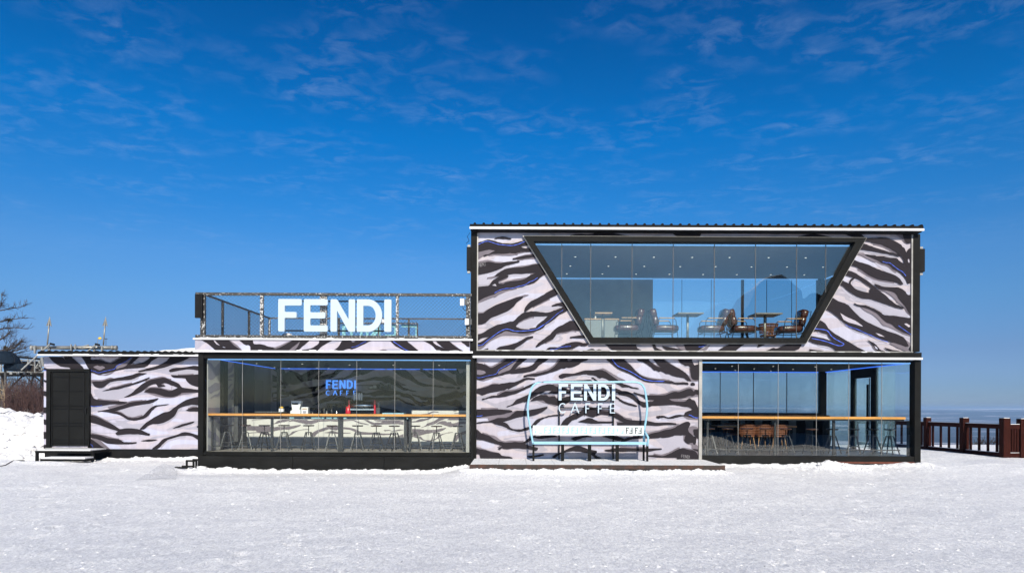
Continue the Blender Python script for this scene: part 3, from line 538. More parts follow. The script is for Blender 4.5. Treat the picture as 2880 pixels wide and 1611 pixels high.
FAS_MID = [zz(a, b) for a, b in [(Zk,"530,60 590,60 760,170 880,290 820,290 700,190"), (Zk,"1380,200 1450,200 1740,80 1760,95 1560,200 1440,245"), (Zk,"1600,310 1760,200 1900,90 1930,90 1850,210 1760,320"), (Zk,"2090,225 2220,150 2250,160 2160,225"), (Zk,"1005,310 990,190 1015,205"), (Zl,"800,280 860,245 930,245 1060,310 990,310 920,275"), (Zl,"2050,95 2100,110 2260,220 2430,330 2380,330 2200,205"), (Zl,"2480,95 2500,95 2500,320 2490,320")]]
FAS_BLUE = [(zz(Zl,"1070,95 1180,170 1300,250 1430,295"),2.4), (zz(Zl,"310,200 400,185 500,130 580,95"),1.6)]

Zh = (0,800,2.573); Zg = (250,990,9.605)
HUT_DARK = [zz(a, b) for a, b in [
 (Zg,"55,200 110,215 200,205 300,220 450,265 560,305 650,285 800,200 950,115 950,90 1170,90 1170,115 1130,180 900,280 760,350 740,380 740,470 850,430 1000,380 1100,270 1200,150 1240,110 1240,90 1390,90 1390,110 1300,180 1200,270 1115,350 1300,320 1480,275 1600,200 1690,110 1700,90 1950,90 1925,110 1700,230 1640,310 1550,380 1400,410 1000,440 700,510 400,580 280,600 150,560 55,510"),
 (Zg,"130,130 200,105 230,105 170,135"),
 (Zh,"320,500 440,500 440,515 470,545 520,600 440,590 380,550 350,515"), (Zh,"455,500 510,500 510,515 560,560 610,610 520,610 490,570"), (Zh,"575,500 656,500 656,610 640,600 610,545"),
 (Zh,"318,600 350,612 350,622 318,618"), (Zh,"318,688 350,700 350,712 318,700"), (Zh,"318,770 350,780 350,808 318,800"), (Zh,"318,888 350,890 350,925 318,925"), (Zh,"318,975 350,985 350,1012 318,1008"), (Zh,"318,1065 350,1070 350,1110 318,1112"), (Zh,"318,1160 350,1160 350,1185 318,1185"),
 (Zh,"900,815 950,790 1000,745 1050,710 1100,690 1180,675 1230,690 1290,715 1320,745 1380,755 1450,765 1450,778 1330,780 1300,795 1250,810 1190,805 1120,785 1045,775 1090,750 1150,750 1190,760 1240,770 1290,745 1240,725 1190,710 1165,722 1200,735 1150,740 1130,718 1080,730 1020,775 950,805"),
 (Zh,"1225,620 1260,605 1340,600 1400,590 1450,592 1450,620 1380,610 1300,620 1235,632"), (Zh,"1237,655 1300,658 1380,655 1450,650 1450,740 1390,725 1350,690 1340,675 1260,670"),
 (Zh,"1005,625 1100,600 1160,580 1200,560 1230,530 1250,500 1390,500 1380,520 1340,545 1270,570 1180,600 1080,620 1010,630"),
 (Zh,"705,918 800,900 900,870 960,850 1060,840 1150,822 1110,850 1060,862 970,875 900,895 830,915 880,930 930,960 980,966 1040,948 1080,905 1130,875 1230,865 1140,880 1100,912 1060,958 990,978 930,975 870,940 800,925 740,915"),
 (Zh,"1015,1045 1060,1000 1120,960 1180,930 1230,915 1270,885 1330,845 1380,825 1450,812 1450,872 1390,865 1330,880 1290,900 1260,950 1200,990 1150,1005 1090,1010 1040,1045"),
 (Zh,"1345,910 1400,890 1450,890 1450,915 1380,915"), (Zh,"1250,1040 1320,1010 1410,990 1380,1005 1300,1030"), (Zh,"1450,1016 1425,1028 1450,1038"),
 (Zh,"1095,1195 1150,1150 1190,1115 1270,1090 1340,1068 1400,1080 1450,1097 1450,1125 1420,1110 1380,1090 1300,1095 1230,1115 1200,1130 1160,1170 1120,1195"), (Zh,"1020,1130 1080,1120 1140,1122 1080,1132"),
 (Zh,"655,945 700,955 760,985 830,1020 870,1045 930,1040 1000,1045 1060,1070 1085,1080 1080,1090 1000,1080 920,1080 850,1085 840,1075 860,1060 800,1040 720,1010 655,990"),
 (Zh,"655,1080 720,1090 780,1110 860,1120 900,1140 990,1140 980,1148 900,1152 840,1150 780,1145 720,1120 655,1100"), (Zh,"655,1110 710,1150 770,1195 655,1195"),
 (Zh,"655,770 680,825 760,840 925,850 900,862 800,865 700,880 655,870"),
 (Zh,"670,705 740,700 800,685 870,672 940,660 1010,640 1065,643 1020,655 950,685 880,690 800,705 740,745 690,735"),
 (Zh,"740,770 800,755 880,735 960,715 1060,680 1085,670 1060,690 960,725 880,748 800,762"),
]]
HUT_MID = [zz(a, b) for a, b in [
 (Zg,"740,470 850,430 1010,375 1110,260 1240,110 1180,100 1130,180 900,280 740,360"), (Zg,"60,540 300,610 450,600 700,520 560,610 350,625 200,600"), (Zh,"655,690 740,690 800,672 830,680 700,712 655,712"),
 (Zh,"780,885 900,855 1060,832 1050,845 930,862 880,880 800,900"), (Zh,"655,935 700,945 780,985 860,1040 830,1035 700,970"), (Zh,"655,1070 760,1090 900,1130 780,1112 700,1095"),
 (Zh,"1045,778 1120,785 1190,808 1250,812 1330,780 1445,778 1330,795 1230,820 1130,805"), (Zh,"655,1095 720,1120 800,1190 740,1195 690,1140"), (Zh,"1080,715 1180,672 1240,690 1180,680 1100,700"),
]]
HUT_LIGHT = [zz(a, b) for a, b in [
 (Zh,"800,920 880,935 930,962 990,966 1045,945 1080,905 1110,860 1000,880 900,900"), (Zh,"680,760 900,740 1000,770 900,820 760,835 690,800"), (Zh,"830,980 900,1040 1000,1040 1060,1000 960,1010 880,985"),
 (Zh,"1200,1050 1300,1005 1430,985 1440,1000 1300,1040 1220,1052"), (Zh,"1230,620 1440,600 1440,650 1240,650"),
]]
HUT_BLUE = [(zz(Zh,"655,619 690,628 715,638 760,627 800,618 832,610 848,588 880,572 920,552 962,520"),1.5), (zz(Zh,"658,878 700,880 742,875"),1.5), (zz(Zh,"655,1152 668,1160 676,1175"),1.6), (zz(Zh,"320,618 345,622"),1.8)]
def smooth_poly(p, k=3):
    n = len(p); o = []
    for i in range(n):
        a, b, c, d = p[(i-1)%n], p[i], p[(i+1)%n], p[(i+2)%n]
        # keep sharp tips sharp
        def ang(u, v, w_):
            x1, y1, x2, y2 = v[0]-u[0], v[1]-u[1], w_[0]-v[0], w_[1]-v[1]
            return (x1*x2+y1*y2)/(math.hypot(x1,y1)*math.hypot(x2,y2)+1e-9)
        for j in range(k):
            t = j/k
            f = lambda q0,q1,q2,q3: 0.5*((2*q1)+(-q0+q2)*t+(2*q0-5*q1+4*q2-q3)*t*t+(-q0+3*q1-3*q2+q3)*t**3)
            s = 1.0 if (ang(a,b,c) > 0.2 and ang(b,c,d) > 0.2) else 0.25
            x = f(a[0],b[0],c[0],d[0]); y = f(a[1],b[1],c[1],d[1])
            lx = b[0]+(c[0]-b[0])*t; ly = b[1]+(c[1]-b[1])*t
            o.append((lx+(x-lx)*s, ly+(y-ly)*s))
    return o
def dedupe(p):
    o = []
    for q in p:
        if not o or math.hypot(q[0]-o[-1][0], q[1]-o[-1][1]) > 1e-4: o.append(q)
    while len(o) > 2 and math.hypot(o[0][0]-o[-1][0], o[0][1]-o[-1][1]) < 1e-4: o.pop()
    return o
def ribbon(pl, wd):
    # smooth polyline to thin band
    pts = []
    for i in range(len(pl)-1):
        a, b, c, d = pl[max(i-1,0)], pl[i], pl[i+1], pl[min(i+2,len(pl)-1)]
        for j in range(4):
            t = j/4; f = lambda q0,q1,q2,q3: 0.5*((2*q1)+(-q0+q2)*t+(2*q0-5*q1+4*q2-q3)*t*t+(-q0+3*q1-3*q2+q3)*t**3)
            pts.append((f(a[0],b[0],c[0],d[0]), f(a[1],b[1],c[1],d[1])))
    pts.append(pl[-1]); L_, R_ = [], []
    for i, p in enumerate(pts):
        q0, q1 = pts[max(i-1,0)], pts[min(i+1,len(pts)-1)]; dx, dy = q1[0]-q0[0], q1[1]-q0[1]; l = math.hypot(dx,dy)+1e-9
        w2 = wd/2*(0.75+0.25*math.sin(i*1.7))
        L_.append((p[0]-dy/l*w2, p[1]+dx/l*w2)); R_.append((p[0]+dy/l*w2, p[1]-dx/l*w2))
    return L_ + R_[::-1]
def grow(p, d_, seed=0):
    n = len(p); o = []; ar = sum(p[i][0]*p[(i+1)%n][1]-p[(i+1)%n][0]*p[i][1] for i in range(n)); sg = 1 if ar > 0 else -1
    r_ = random.Random(seed+n)
    for i in range(n):
        x0, y0 = p[i-1]; x1, y1 = p[(i+1)%n]; dx, dy = x1-x0, y1-y0; l = math.hypot(dx, dy)+1e-9; k = d_+r_.uniform(-.55,.55)
        o.append((p[i][0]+dy/l*sg*k, p[i][1]-dx/l*sg*k))
    return o
def print_layers(name, parent, layers, to_xz, y, clips, step=0.00035, y_front=True, xyz=None):
    """layers: list of (polygons, material key, smooth?)"""
    mb = MB(); mats = []; k = 0
    for polys, mk, sm in layers:
        mi = len(mats); mats.append(M[mk])
        for p in polys:
            q = [to_xz(*a) for a in ((grow(smooth_poly(p), 0.75 if mk in ('stripe',) else 0.3, k)) if sm else p)]
            for (a, b, c) in clips: 
                q = clip_half(q, a, b, c) if len(q) > 2 else []
            q = dedupe(q)
            if len(q) < 3: continue
            k += 1
            try: mb.prism(q, y - 0.003 - step*k, None, mi=mi)
            except Exception: pass
    if xyz: mb.v = [xyz(v) for v in mb.v]
    return mb.build(name, mats, parent)
def rect(x0, x1, z0, z1): return [(-1,0,-x0),(1,0,x1),(0,-1,-z0),(0,1,z1)]
def ribs(lst): return [ribbon(a, b*0.8) for a, b in lst]

# ------------------------------------------------------------------ lettering (flat outlines, unit height)
def arc(cx_, cz_, rx, rz, a0, a1, n):
    return [(cx_+rx*math.cos(rad(a0+(a1-a0)*i/n)), cz_+rz*math.sin(rad(a0+(a1-a0)*i/n))) for i in range(n+1)]
def letter(ch, w_, s):
    if ch == 'F': return [(0,0),(s,0),(s,.42),(w_*.78,.42),(w_*.78,.42+s*.92),(s,.42+s*.92),(s,1-s),(w_,1-s),(w_,1),(0,1)], []
    if ch == 'E': return [(0,0),(w_,0),(w_,s*.95),(s,s*.95),(s,.5-s*.47),(w_*.9,.5-s*.47),(w_*.9,.5+s*.47),(s,.5+s*.47),(s,1-s*.95),(w_,1-s*.95),(w_,1),(0,1)], []
    if ch == 'N': return [(0,0),(s,0),(s,.66),(w_-s,0),(w_,0),(w_,1),(w_-s,1),(w_-s,.37),(s,1),(0,1)], []
    if ch == 'I': return [(0,0),(w_,0),(w_,1),(0,1)], []
    if ch == 'D': return [(0,0)]+arc(w_*.45,.5,w_*.55,.5,-90,90,16)+[(0,1)], [[(s,s)]+arc(w_*.45,.5,w_*.55-s,.5-s,-90,90,14)+[(s,1-s)]]
    if ch == 'C': return arc(w_*.55,.5,w_*.55,.5,48,312,22)+arc(w_*.55,.5,w_*.55-s,.5-s,312,48,22), []
    if ch == 'A':
        h = .30; xl = s+(w_/2-s)*h/.82; h2 = h+s*.8; x2 = s+(w_/2-s)*h2/.82
        return [(0,0),(s,0),(xl*.96,h),(w_-xl*.96,h),(w_-s,0),(w_,0),(w_/2+s*.55,1),(w_/2-s*.55,1)], [[(x2,h2),(w_-x2,h2),(w_/2,.82)]]
def rnd(p, r, n=3):
    o = []; m = len(p)
    for i in range(m):
        a, b, c = Vector((*p[i-1],0)), Vector((*p[i],0)), Vector((*p[(i+1)%m],0))
        d1, d2 = a-b, c-b; k = min(r, d1.length*.45, d2.length*.45)
        if k < 1e-5 or d1.length < 1e-6 or d2.length < 1e-6: o.append(p[i]); continue
        if d1.normalized().dot(d2.normalized()) < -0.85: o.append(p[i]); continue
        s0, s1 = b+d1.normalized()*k, b+d2.normalized()*k
        for j in range(n+1):
            t = j/n; q = s0*(1-t)**2 + b*2*t*(1-t) + s1*t*t; o.append((q.x, q.y))
    return o
def letter_mb(ch, x0, x1, z0, z1, y0, y1, stroke, r=0.03, front=None):
    h = z1-z0; o, hs_ = letter(ch, (x1-x0)/h, stroke/h)
    f = lambda l: [(x0+a*h, z0+b*h) for a, b in l]
    o = rnd(o, r/h) if ch not in 'DC' else o
    mb = MB(); mb.prism(f(o), y0, y1, holes=[f(l) for l in hs_]); return mb
# ------------------------------------------------------------------ ground
def sstep(a, b, x): t = np.clip((x-a)/(b-a), 0, 1); return t*t*(3-2*t)
def vnoise(x, y, seed=0):
    xi = np.floor(x).astype(np.int64); yi = np.floor(y).astype(np.int64); xf = x-xi; yf = y-yi
    def h(a, b):
        n = (a*374761393 + b*668265263 + seed*1442695) & 0xffffffff
        n = ((n ^ (n >> 13))*1274126177) & 0xffffffff
        return ((n ^ (n >> 16)) & 0xffff)/65535.0
    u = xf*xf*(3-2*xf); v = yf*yf*(3-2*yf)
    return (h(xi,yi)*(1-u)+h(xi+1,yi)*u)*(1-v) + (h(xi,yi+1)*(1-u)+h(xi+1,yi+1)*u)*v - 0.5
def fbm(x, y, o=4, seed=0):
    s = 0; a = 1; 
    for i in range(o): s = s + a*vnoise(x*2**i, y*2**i, seed+i*7); a *= 0.5
    return s
def ridge(x, y, seed=0): return 1-2*np.abs(vnoise(x, y, seed)*1.0)
FOOT = [(-3.4,7.2,-2.9,9.6,5), (3.2,8.0,6.8,13.0,9), (-6.5,9.5,-10.5,15.5,10), (7.6,15.0,12.6,20.5,10), (-0.2,13.0,1.6,16.6,6), (-8.8,17.2,-12.8,20.0,7)]
def ground_z(x, y):
    x = np.asarray(x, float); y = np.asarray(y, float)
    z = 0.10*fbm(x*0.11, y*0.16, 3, 3) - 0.05
    z = z + 0.10*sstep(12, 17, y)*sstep(-13, -2, x)
    # terrace and right-hand building stand on slightly higher snow
    z = z + 0.09*sstep(15.6, 17.2, y)*sstep(-2.5, -0.8, x)*(1-sstep(5.2, 7.5, x))
    z = z - 0.135*sstep(16.6, 18.4, y)*(1-sstep(-2.0, -0.9, x))*sstep(-9.5,-8.5,x)
    z = z + 0.09*sstep(16.5, 19.0, y)*sstep(5.0, 8.0, x) + 0.09*sstep(17.0,19.3,y)*sstep(9.5,11.8,x) + 0.10*sstep(18, 24, y)*sstep(8.5, 12, x)
    z = z + 0.05*sstep(17.8, 21.0, y)*(1-sstep(-9.8, -8.7, x))
    # banked crumbs of snow along the walls
    def bank(yc, x0, x1, h, wd=0.28, sd=0):
        m = sstep(x0-0.2, x0+0.2, x)*(1-sstep(x1-0.2, x1+0.2, x))
        return h*m*np.exp(-((y-yc-0.12*fbm(x*0.9, x*0+sd, 2, sd))/wd)**2)*(0.45+0.9*np.abs(fbm(x*2.2, y*2.2, 3, 11+sd))+0.35*(fbm(x*0.7, x*0, 2, 5+sd)+0.5))
    z = z + bank(18.95, -8.9, -1.3, 0.10, 0.20, 1) + bank(17.0, -1.2, 5.3, 0.08, 0.2, 2) + bank(18.95, 5.6, 11.6, 0.09, 0.25, 3) + bank(21.45, -12.9, -9.4, 0.10, 0.22, 4)
    z = z + bank(19.9, -15.3, -13.0, 0.09, 0.3, 6)
    # heap at the right-hand glass
    for hx, hy, hh, hr in ((8.75, 18.45, 0.17, 0.34), (9.0, 18.0, 0.06, 0.4), (8.35, 18.6, 0.07, 0.35), (-8.55, 18.75, 0.12, 0.35)):
        z = z + hh*np.exp(-(((x-hx)/(hr*1.4))**2+((y-hy)/hr)**2))*(0.75+0.8*fbm(x*4, y*4, 3, 9))
    # ploughed bank on the left
    bk = sstep(-14.0, -16.2, -x*0-(-x)) if False else (1-sstep(-16.4, -14.9, x))*sstep(20.3, 25.5, y)
    z = z + bk*(1.12 + 0.40*fbm(x*0.5, y*0.5, 3, 21)) + bk*(0.42*np.maximum(0, ridge(x*1.7, y*1.7, 31)-0.35) + 0.42*np.abs(fbm(x*2.9, y*2.9, 3, 33)))
    # fine relief where the camera is close
    near = 1-sstep(24, 40, y)
    z = z + near*(0.022*fbm(x*1.7, y*1.5, 3, 41) + 0.022*np.maximum(0, fbm(x*4.6, y*3.6, 3, 45)-0.05))
    # lines of boot prints
    for (fx0, fy0, fx1, fy1, nfp) in FOOT:
        for k in range(nfp):
            t = k/(nfp-1.0); px_ = fx0+(fx1-fx0)*t + (0.11 if k % 2 else -0.11)+0.05*math.sin(k*2.7); py_ = fy0+(fy1-fy0)*t+0.05*math.sin(k*1.9)
            dx_ = x-px_; dy_ = y-py_; m_ = (np.abs(dx_) < .5) & (np.abs(dy_) < .6)
            g_ = np.where(m_, np.exp(-((dx_/0.075)**2+(dy_/0.13)**2)), 0); r_ = np.where(m_, np.exp(-(np.hypot(dx_/0.85, dy_/1.3)-0.16)**2/0.0018), 0)
            z = z - 0.030*g_ + 0.012*r_
    # summit falls away
    d1 = np.clip(y - (27.5 + 0*x), 0, None)*sstep(7, 12, x) + np.clip(y-50, 0, None)
    d2 = np.clip(-y-60, 0, None) + np.clip(np.abs(x)-55, 0, None)
    d = np.maximum(d1, d2)
    drop = -np.minimum(d*0.55, 60.0)
    far = np.hypot(x, y)
    hills = sstep(4200, 6000, far)*(1-sstep(8200, 9500, far))*(58 + 40*fbm(x*0.0006, y*0.0006, 4, 51))*0.9 + sstep(120, 500, far)*2.5*fbm(x*0.004, y*0.004, 3, 57)
    z = z*(1-sstep(0.5, 6, d)) + drop + hills
    return z
def axis(parts):
    a = []
    for lo, hi, st in parts: a += list(np.arange(lo, hi, st))
    return np.array(a + [parts[-1][1]])
xs = axis([(-10000,-3000,500),(-3000,-600,200),(-600,-120,40),(-120,-40,8),(-40,-22,1),(-22,-17.5,0.12),(-17.5,16.5,0.075),(16.5,22,0.3),(22,40,2),(40,120,8),(120,600,40),(600,3000,200),(3000,10000,500)])
ys = axis([(-10000,-3000,700),(-3000,-600,300),(-600,-100,60),(-100,-60,5),(-60,2,2),(2,5,0.5),(5,9,0.05),(9,16.5,0.06),(16.5,20,0.045),(20,26.5,0.09),(26.5,34,0.3),(34,60,2),(60,120,8),(120,600,40),(600,3000,150),(3000,10000,300)])
GX, GY = np.meshgrid(xs, ys); GZ = ground_z(GX, GY)
co = np.stack([GX.ravel(), GY.ravel(), GZ.ravel()], 1)
nx_, ny_ = len(xs), len(ys)
ii = (np.arange(ny_-1)[:,None]*nx_ + np.arange(nx_-1)[None,:]).ravel()
quads = np.stack([ii, ii+1, ii+1+nx_, ii+nx_], 1)
gme = bpy.data.meshes.new('snow_ground'); gme.vertices.add(len(co)); gme.vertices.foreach_set('co', co.ravel().astype(np.float32))
gme.loops.add(quads.size); gme.loops.foreach_set('vertex_index', quads.ravel().astype(np.int32)); gme.polygons.add(len(quads))
gme.polygons.foreach_set('loop_start', (np.arange(len(quads))*4).astype(np.int32)); gme.polygons.foreach_set('loop_total', np.full(len(quads), 4, np.int32))
gme.polygons.foreach_set('use_smooth', np.ones(len(quads), bool)); gme.update(calc_edges=True); gme.materials.append(M['snow'])
go = bpy.data.objects.new('snow_ground', gme); col.objects.link(go); go['kind'] = 'structure'
def gz(x, y): return float(ground_z(np.array([x]), np.array([y]))[0])

# ------------------------------------------------------------------ two-storey cafe
Y0, YB = 19.2, 24.6
cafe = thing('cafe_building', 'two-storey zebra-striped container cafe with a slanted trapezoid window upstairs', 'building', (5.1, 19.2, 0.3))
lw = MB().box(-0.995, 5.24, Y0, Y0+0.12, 0.05, 3.105).build('lower_wall', M['vinyl'], cafe)
hole = [XZ(1500,682,Y0), XZ(2399,684,Y0), XZ(2254,951,Y0), XZ(1667,950,Y0)]
hz_ = [(hole[0][0]-.05,hole[0][1]+.03),(hole[1][0]+.05,hole[1][1]+.03),(hole[2][0]+.03,hole[2][1]-.03),(hole[3][0]-.03,hole[3][1]-.03)]
uw = MB().prism([(-0.995,3.33),(11.23,3.33),(11.23,6.63),(-0.995,6.63)], Y0, Y0+0.12, holes=[hz_]).build('upper_wall', M['vinyl'], cafe)
clipL = rect(-0.99, 5.235, 0.1, 3.10)
wallxz = lambda px, py: XZ(px, py, Y0)
print_layers('stripe_print', lw, [(LOW_LIGHT,'stripelight',True),(auto_mid(LOW_DARK,3,6,1),'stripelight',True),(auto_mid(LOW_DARK,-2,-4.5,0),'stripemid',True),(LOW_MID,'stripemid',True),(LOW_DARK,'stripe',True),([zz(Za,"90,390 200,395 320,420 350,460 280,500 180,515 90,480")],'stripemid',True),(ribs(LOW_BLUE),'blueline',False)], wallxz, Y0, clipL)
FO = [XZ(1473,667,Y0), XZ(2430,672,Y0), XZ(2261,966,Y0), XZ(1660,966,Y0)]
clipU = rect(-0.965, 11.2, 3.34, 6.62)
print_layers('stripe_print', uw, [(UP_LIGHT,'stripelight',True),(auto_mid(UP_DARK,3,6,0),'stripelight',True),(auto_mid(UP_DARK,-2,4.5,1),'stripemid',True),(UP_MID,'stripemid',True),(UP_DARK,'stripe',True),(UP_PALE,'vinyl',True),(ribs(UP_BLUE),'blueline',False)],
             wallxz, Y0, clipU)
def in_window_guard(): pass
# window frame
fr = MB().prism(FO, 19.05, 19.36, holes=[hole]).build('window_frame', M['black'], cafe)
FO2 = [(FO[0][0]-.035,FO[0][1]+.015),(FO[1][0]+.03,FO[1][1]+.015),(FO[2][0]+.02,FO[2][1]-.02),(FO[3][0]-.03,FO[3][1]-.02)]
MB().prism(FO2, 19.09, 19.2-.0135, holes=[[(a*1.0+ (0.01 if a < 5 else -0.01), b) for a, b in FO]]).build('frame_flashing', M['greytrim'], fr)
# panes upstairs
jx = [1494, 1580, 1661.5, 1778, 1894, 2010, 2126, 2242, 2324, 2404]
def xcut(poly, a, b): return dedupe(clip_half(clip_half(poly, -1, 0, -a), 1, 0, b))
for i in range(len(jx)-1):
    a = XZ(jx[i], 820, Y0)[0]+.006; b = XZ(jx[i+1], 820, Y0)[0]-.006
    p = xcut(hole, a, b)
    if len(p) > 2: MB().prism(p, 19.24, 19.252).build('glass_pane', M['glassup'], cafe)
for i in range(1, len(jx)-1):
    a = XZ(jx[i], 820, Y0)[0]; p = xcut(hole, a-.008, a+.008)
    MB().prism(p, 19.236, 19.256).build('pane_joint', M['darkgrey'], cafe)
head = hole[0][1]
MB().box(hole[0][0]+.06, hole[1][0]-.06, 19.27, 19.30, head-.055, head-.012).build('led_or_glint_strip', M['ledglint'], cafe)  # no lamp: glowing strip paints the sky's reflection at the window head
# storeys
MB().box(-1.0, 11.3, 19.37, YB, 3.12, 3.655).build('upper_floor', M['floor'], cafe)
MB().box(-1.0, 11.3, 19.37, YB, 3.05, 3.115).build('lower_ceiling', M['ceilblack'], cafe)
MB().box(-1.0, 11.25, 19.37, YB, 6.385, 6.60).build('upper_ceiling', M['ceil'], cafe)
MB().box(-1.0, 11.42, 19.27, YB, 0.0, 0.40).build('lower_floor', M['floordark'], cafe)
MB().box(-1.15, -1.005, 19.32, YB, 0.0, 6.6).build('side_wall', M['blackp'], cafe)
MB().box(11.26, 11.38, 19.40, YB, 3.15, 6.6).build('side_wall', M['blackmat'], cafe)
MB().box(5.12, 5.26, 19.35, YB, 0.4, 3.05).build('inner_wall', M['blackmat'], cafe)
MB().box(-1.0, 5.06, YB, YB+.1, 3.6, 6.6).build('back_wall', M['greywall'], cafe)
MB().box(5.26, 11.05, YB-.06, YB+.1, 0.4, 1.57).build('back_wall', M['blackmat'], cafe)
MB().box(-1.0, 5.1, YB, YB+.1, 0.0, 3.1).build('back_wall', M['blackmat'], cafe)
MB().box(11.06, 11.28, YB-.12, YB+.1, 0.0, 3.05).build('corner_column', M['black'], cafe)
MB().box(10.98, 11.25, YB-.1, YB+.1, 3.66, 6.38).build('corner_column', M['black'], cafe)
bj = [5.07, 6.11, 7.17, 8.25]; bj2 = [8.33, 9.17, 10.07, 10.97]
for js in (bj, bj2):
    for a, b in zip(js, js[1:]): MB().box(a+.008, b-.008, YB+.02, YB+.032, 3.66, 6.38).build('back_pane', M['glassback'], cafe)
for x in (6.11, 7.17, 9.17, 10.07): MB().box(x-.007, x+.007, YB+.015, YB+.037, 3.66, 6.38).build('pane_joint', M['darkgrey'], cafe)
MB().box(8.25, 8.33, YB-.04, YB+.06, 3.66, 6.38).build('back_mullion', M['black'], cafe)
lj = [5.27, 6.29, 7.50, 8.70, 9.90, 11.05]
for a, b in zip(lj, lj[1:]):
    MB().box(a+.006, b-.006, YB+.0, YB+.012, 1.575, 3.04).build('back_pane', M['glassfog'], cafe)
for x in lj[1:-1]: MB().box(x-.009, x+.009, YB-.012, YB+.024, 1.575, 3.04).build('pane_joint', M['darkgrey'], cafe)
# right glass wall with a door
for a, b in ((19.42, 20.13), (20.15, 21.17), (22.70, 23.64), (23.66, YB-.13)):
    MB().box(11.30, 11.312, a, b, 0.41, 3.04).build('side_pane', M['glassfog'] if a > 20.1 else M['glassback'], cafe)
dr = MB().box(11.25, 11.36, 21.17, 21.42, 0.41, 3.04).box(11.25, 11.36, 22.50, 22.70, 0.41, 3.04).box(11.25, 11.36, 21.425, 22.495, 2.72, 3.04).build('door_frame', M['black'], cafe)
MB().box(11.295, 11.307, 21.44, 22.48, 0.46, 2.70).build('door_pane', M['glassfog'], dr)
MB().box(11.24, 11.285, 21.60, 21.66, 0.7, 2.5).box(11.29, 11.30, 21.56, 21.60, 0.46, 2.70).build('door_handle', M['black'], dr)
# front glass downstairs
fx = [1974, 2077.5, 2190, 2298, 2389, 2482, 2571]
for a, b in zip(fx, fx[1:]):
    xa, xb = XZ(a,1150,Y0)[0]+.007, XZ(b,1150,Y0)[0]-.007
    MB().box(xa, xb, 19.24, 19.252, 0.41, 3.03).build('glass_pane', M['glasslow'], cafe)
for a in fx[1:-1]:
    xa = XZ(a,1150,Y0)[0]; MB().box(xa-.004, xa+.004, 19.236, 19.256, 0.41, 3.03).build('pane_joint', M['greytrim'], cafe)
MB().box(5.33, 11.24, 19.26, 19.29, 3.0, 3.035).build('led_or_glint_strip', M['ledglint'], cafe)  # reflected sky line painted as a glowing strip, not a lamp
# posts, band, trims
MB().box(-1.17, -1.0, 19.13, 19.315, 3.31, 6.63).build('corner_post', M['black'], cafe)
MB().box(-1.058, -0.998, 19.16, 19.315, 0.0, 3.10).build('corner_post', M['black'], cafe)
MB().box(11.235, 11.42, 19.13, 19.395, 3.335, 6.63).build('corner_post', M['black'], cafe)
MB().box(11.29, 11.46, 19.13, 19.395, 0.05, 3.10).build('corner_post', M['black'], cafe)
MB().box(5.245, 5.33, 19.14, 19.33, 0.1, 3.10).build('window_post', M['greytrim'], cafe)
MB().box(-1.10, 11.42, 19.04, 19.36, 3.165, 3.305).build('floor_band', M['black'], cafe)
MB().box(-1.10, 11.44, 19.02, 19.30, 3.108, 3.162).build('band_strip', M['white'], cafe)
MB().box(-1.0, 11.23, 19.12, 19.197, 3.308, 3.338).build('lower_trim', M['greytrim'], cafe)
MB().box(-0.998, -0.968, 19.15, 19.197, 3.34, 6.60).build('edge_trim', M['greytrim'], cafe)
MB().box(11.19, 11.233, 19.15, 19.197, 3.34, 6.62).build('edge_trim', M['greytrim'], cafe)
MB().box(5.33, 11.29, 19.15, 19.265, 0.02, 0.40).build('base_panel', M['blackp'], cafe)
MB().box(8.9, 11.28, 19.12, 19.148, 0.20, 0.25).build('base_rail', M['rust'], cafe)
# roof
rf = MB().box(-1.19, 11.385, 18.92, 25.0, 6.725, 6.80).build('roof', M['black'], cafe)
MB().box(-1.195, 11.395, 18.90, 18.96, 6.665, 6.722).build('eave_strip', M['white'], rf)
MB().box(-1.0, 11.36, 18.965, 24.9, 6.635, 6.72).build('soffit', M['blackmat'], rf)
rib_mb = MB().prism([(-.04,0),(.04,0),(.022,.036),(-.022,.036)], 18.9, 25.0)
rib0 = None
for i in range(51):
    x = -1.05 + i*0.2475
    if rib0 is None:
        rib_mb.v = [(p[0]+5.1, p[1], p[2]+0.3) for p in rib_mb.v]
        rib0 = rib_mb.build('roof_rib', M['black'], rf); o = rib0
    else:
        o = rib0.copy(); col.objects.link(o); o.parent = rf
    o.location = (x-5.1, 0, 6.80-0.3)
# small faint name prints in the pattern
def word_print(text, px0, px1, py0, py1, y, rot, mk, parent, name, stroke=0.16, d=0.006):
    x0, z1 = XZ(px0, py0, y); x1, z0 = XZ(px1, py1, y)
    mb = MB(); n = len(text); wd = (x1-x0)/n
    for i, ch in enumerate(text):
        o, hs_ = letter(ch, 0.16 if ch == 'I' else 0.62, stroke)
        h = z1-z0; cx0 = x0+i*wd; zc = z0 + i*wd*math.tan(rot)
        f = lambda l: [(cx0+a*h*math.cos(rot)-b*h*math.sin(rot)*0, zc+b*h+a*h*math.sin(rot)) for a, b in l]
        mb.prism(f(o), y-d, None, holes=[f(l) for l in hs_])
    return mb.build(name, M[mk], parent)
word_print('FENDI', 1346, 1369, 741, 752, Y0, rad(12), 'faint', uw, 'printed_word', 0.14, 0.03)
word_print('FENDI', 1915, 1943, 1277, 1286, Y0, rad(-6), 'faint', lw, 'printed_word', 0.14, 0.03)
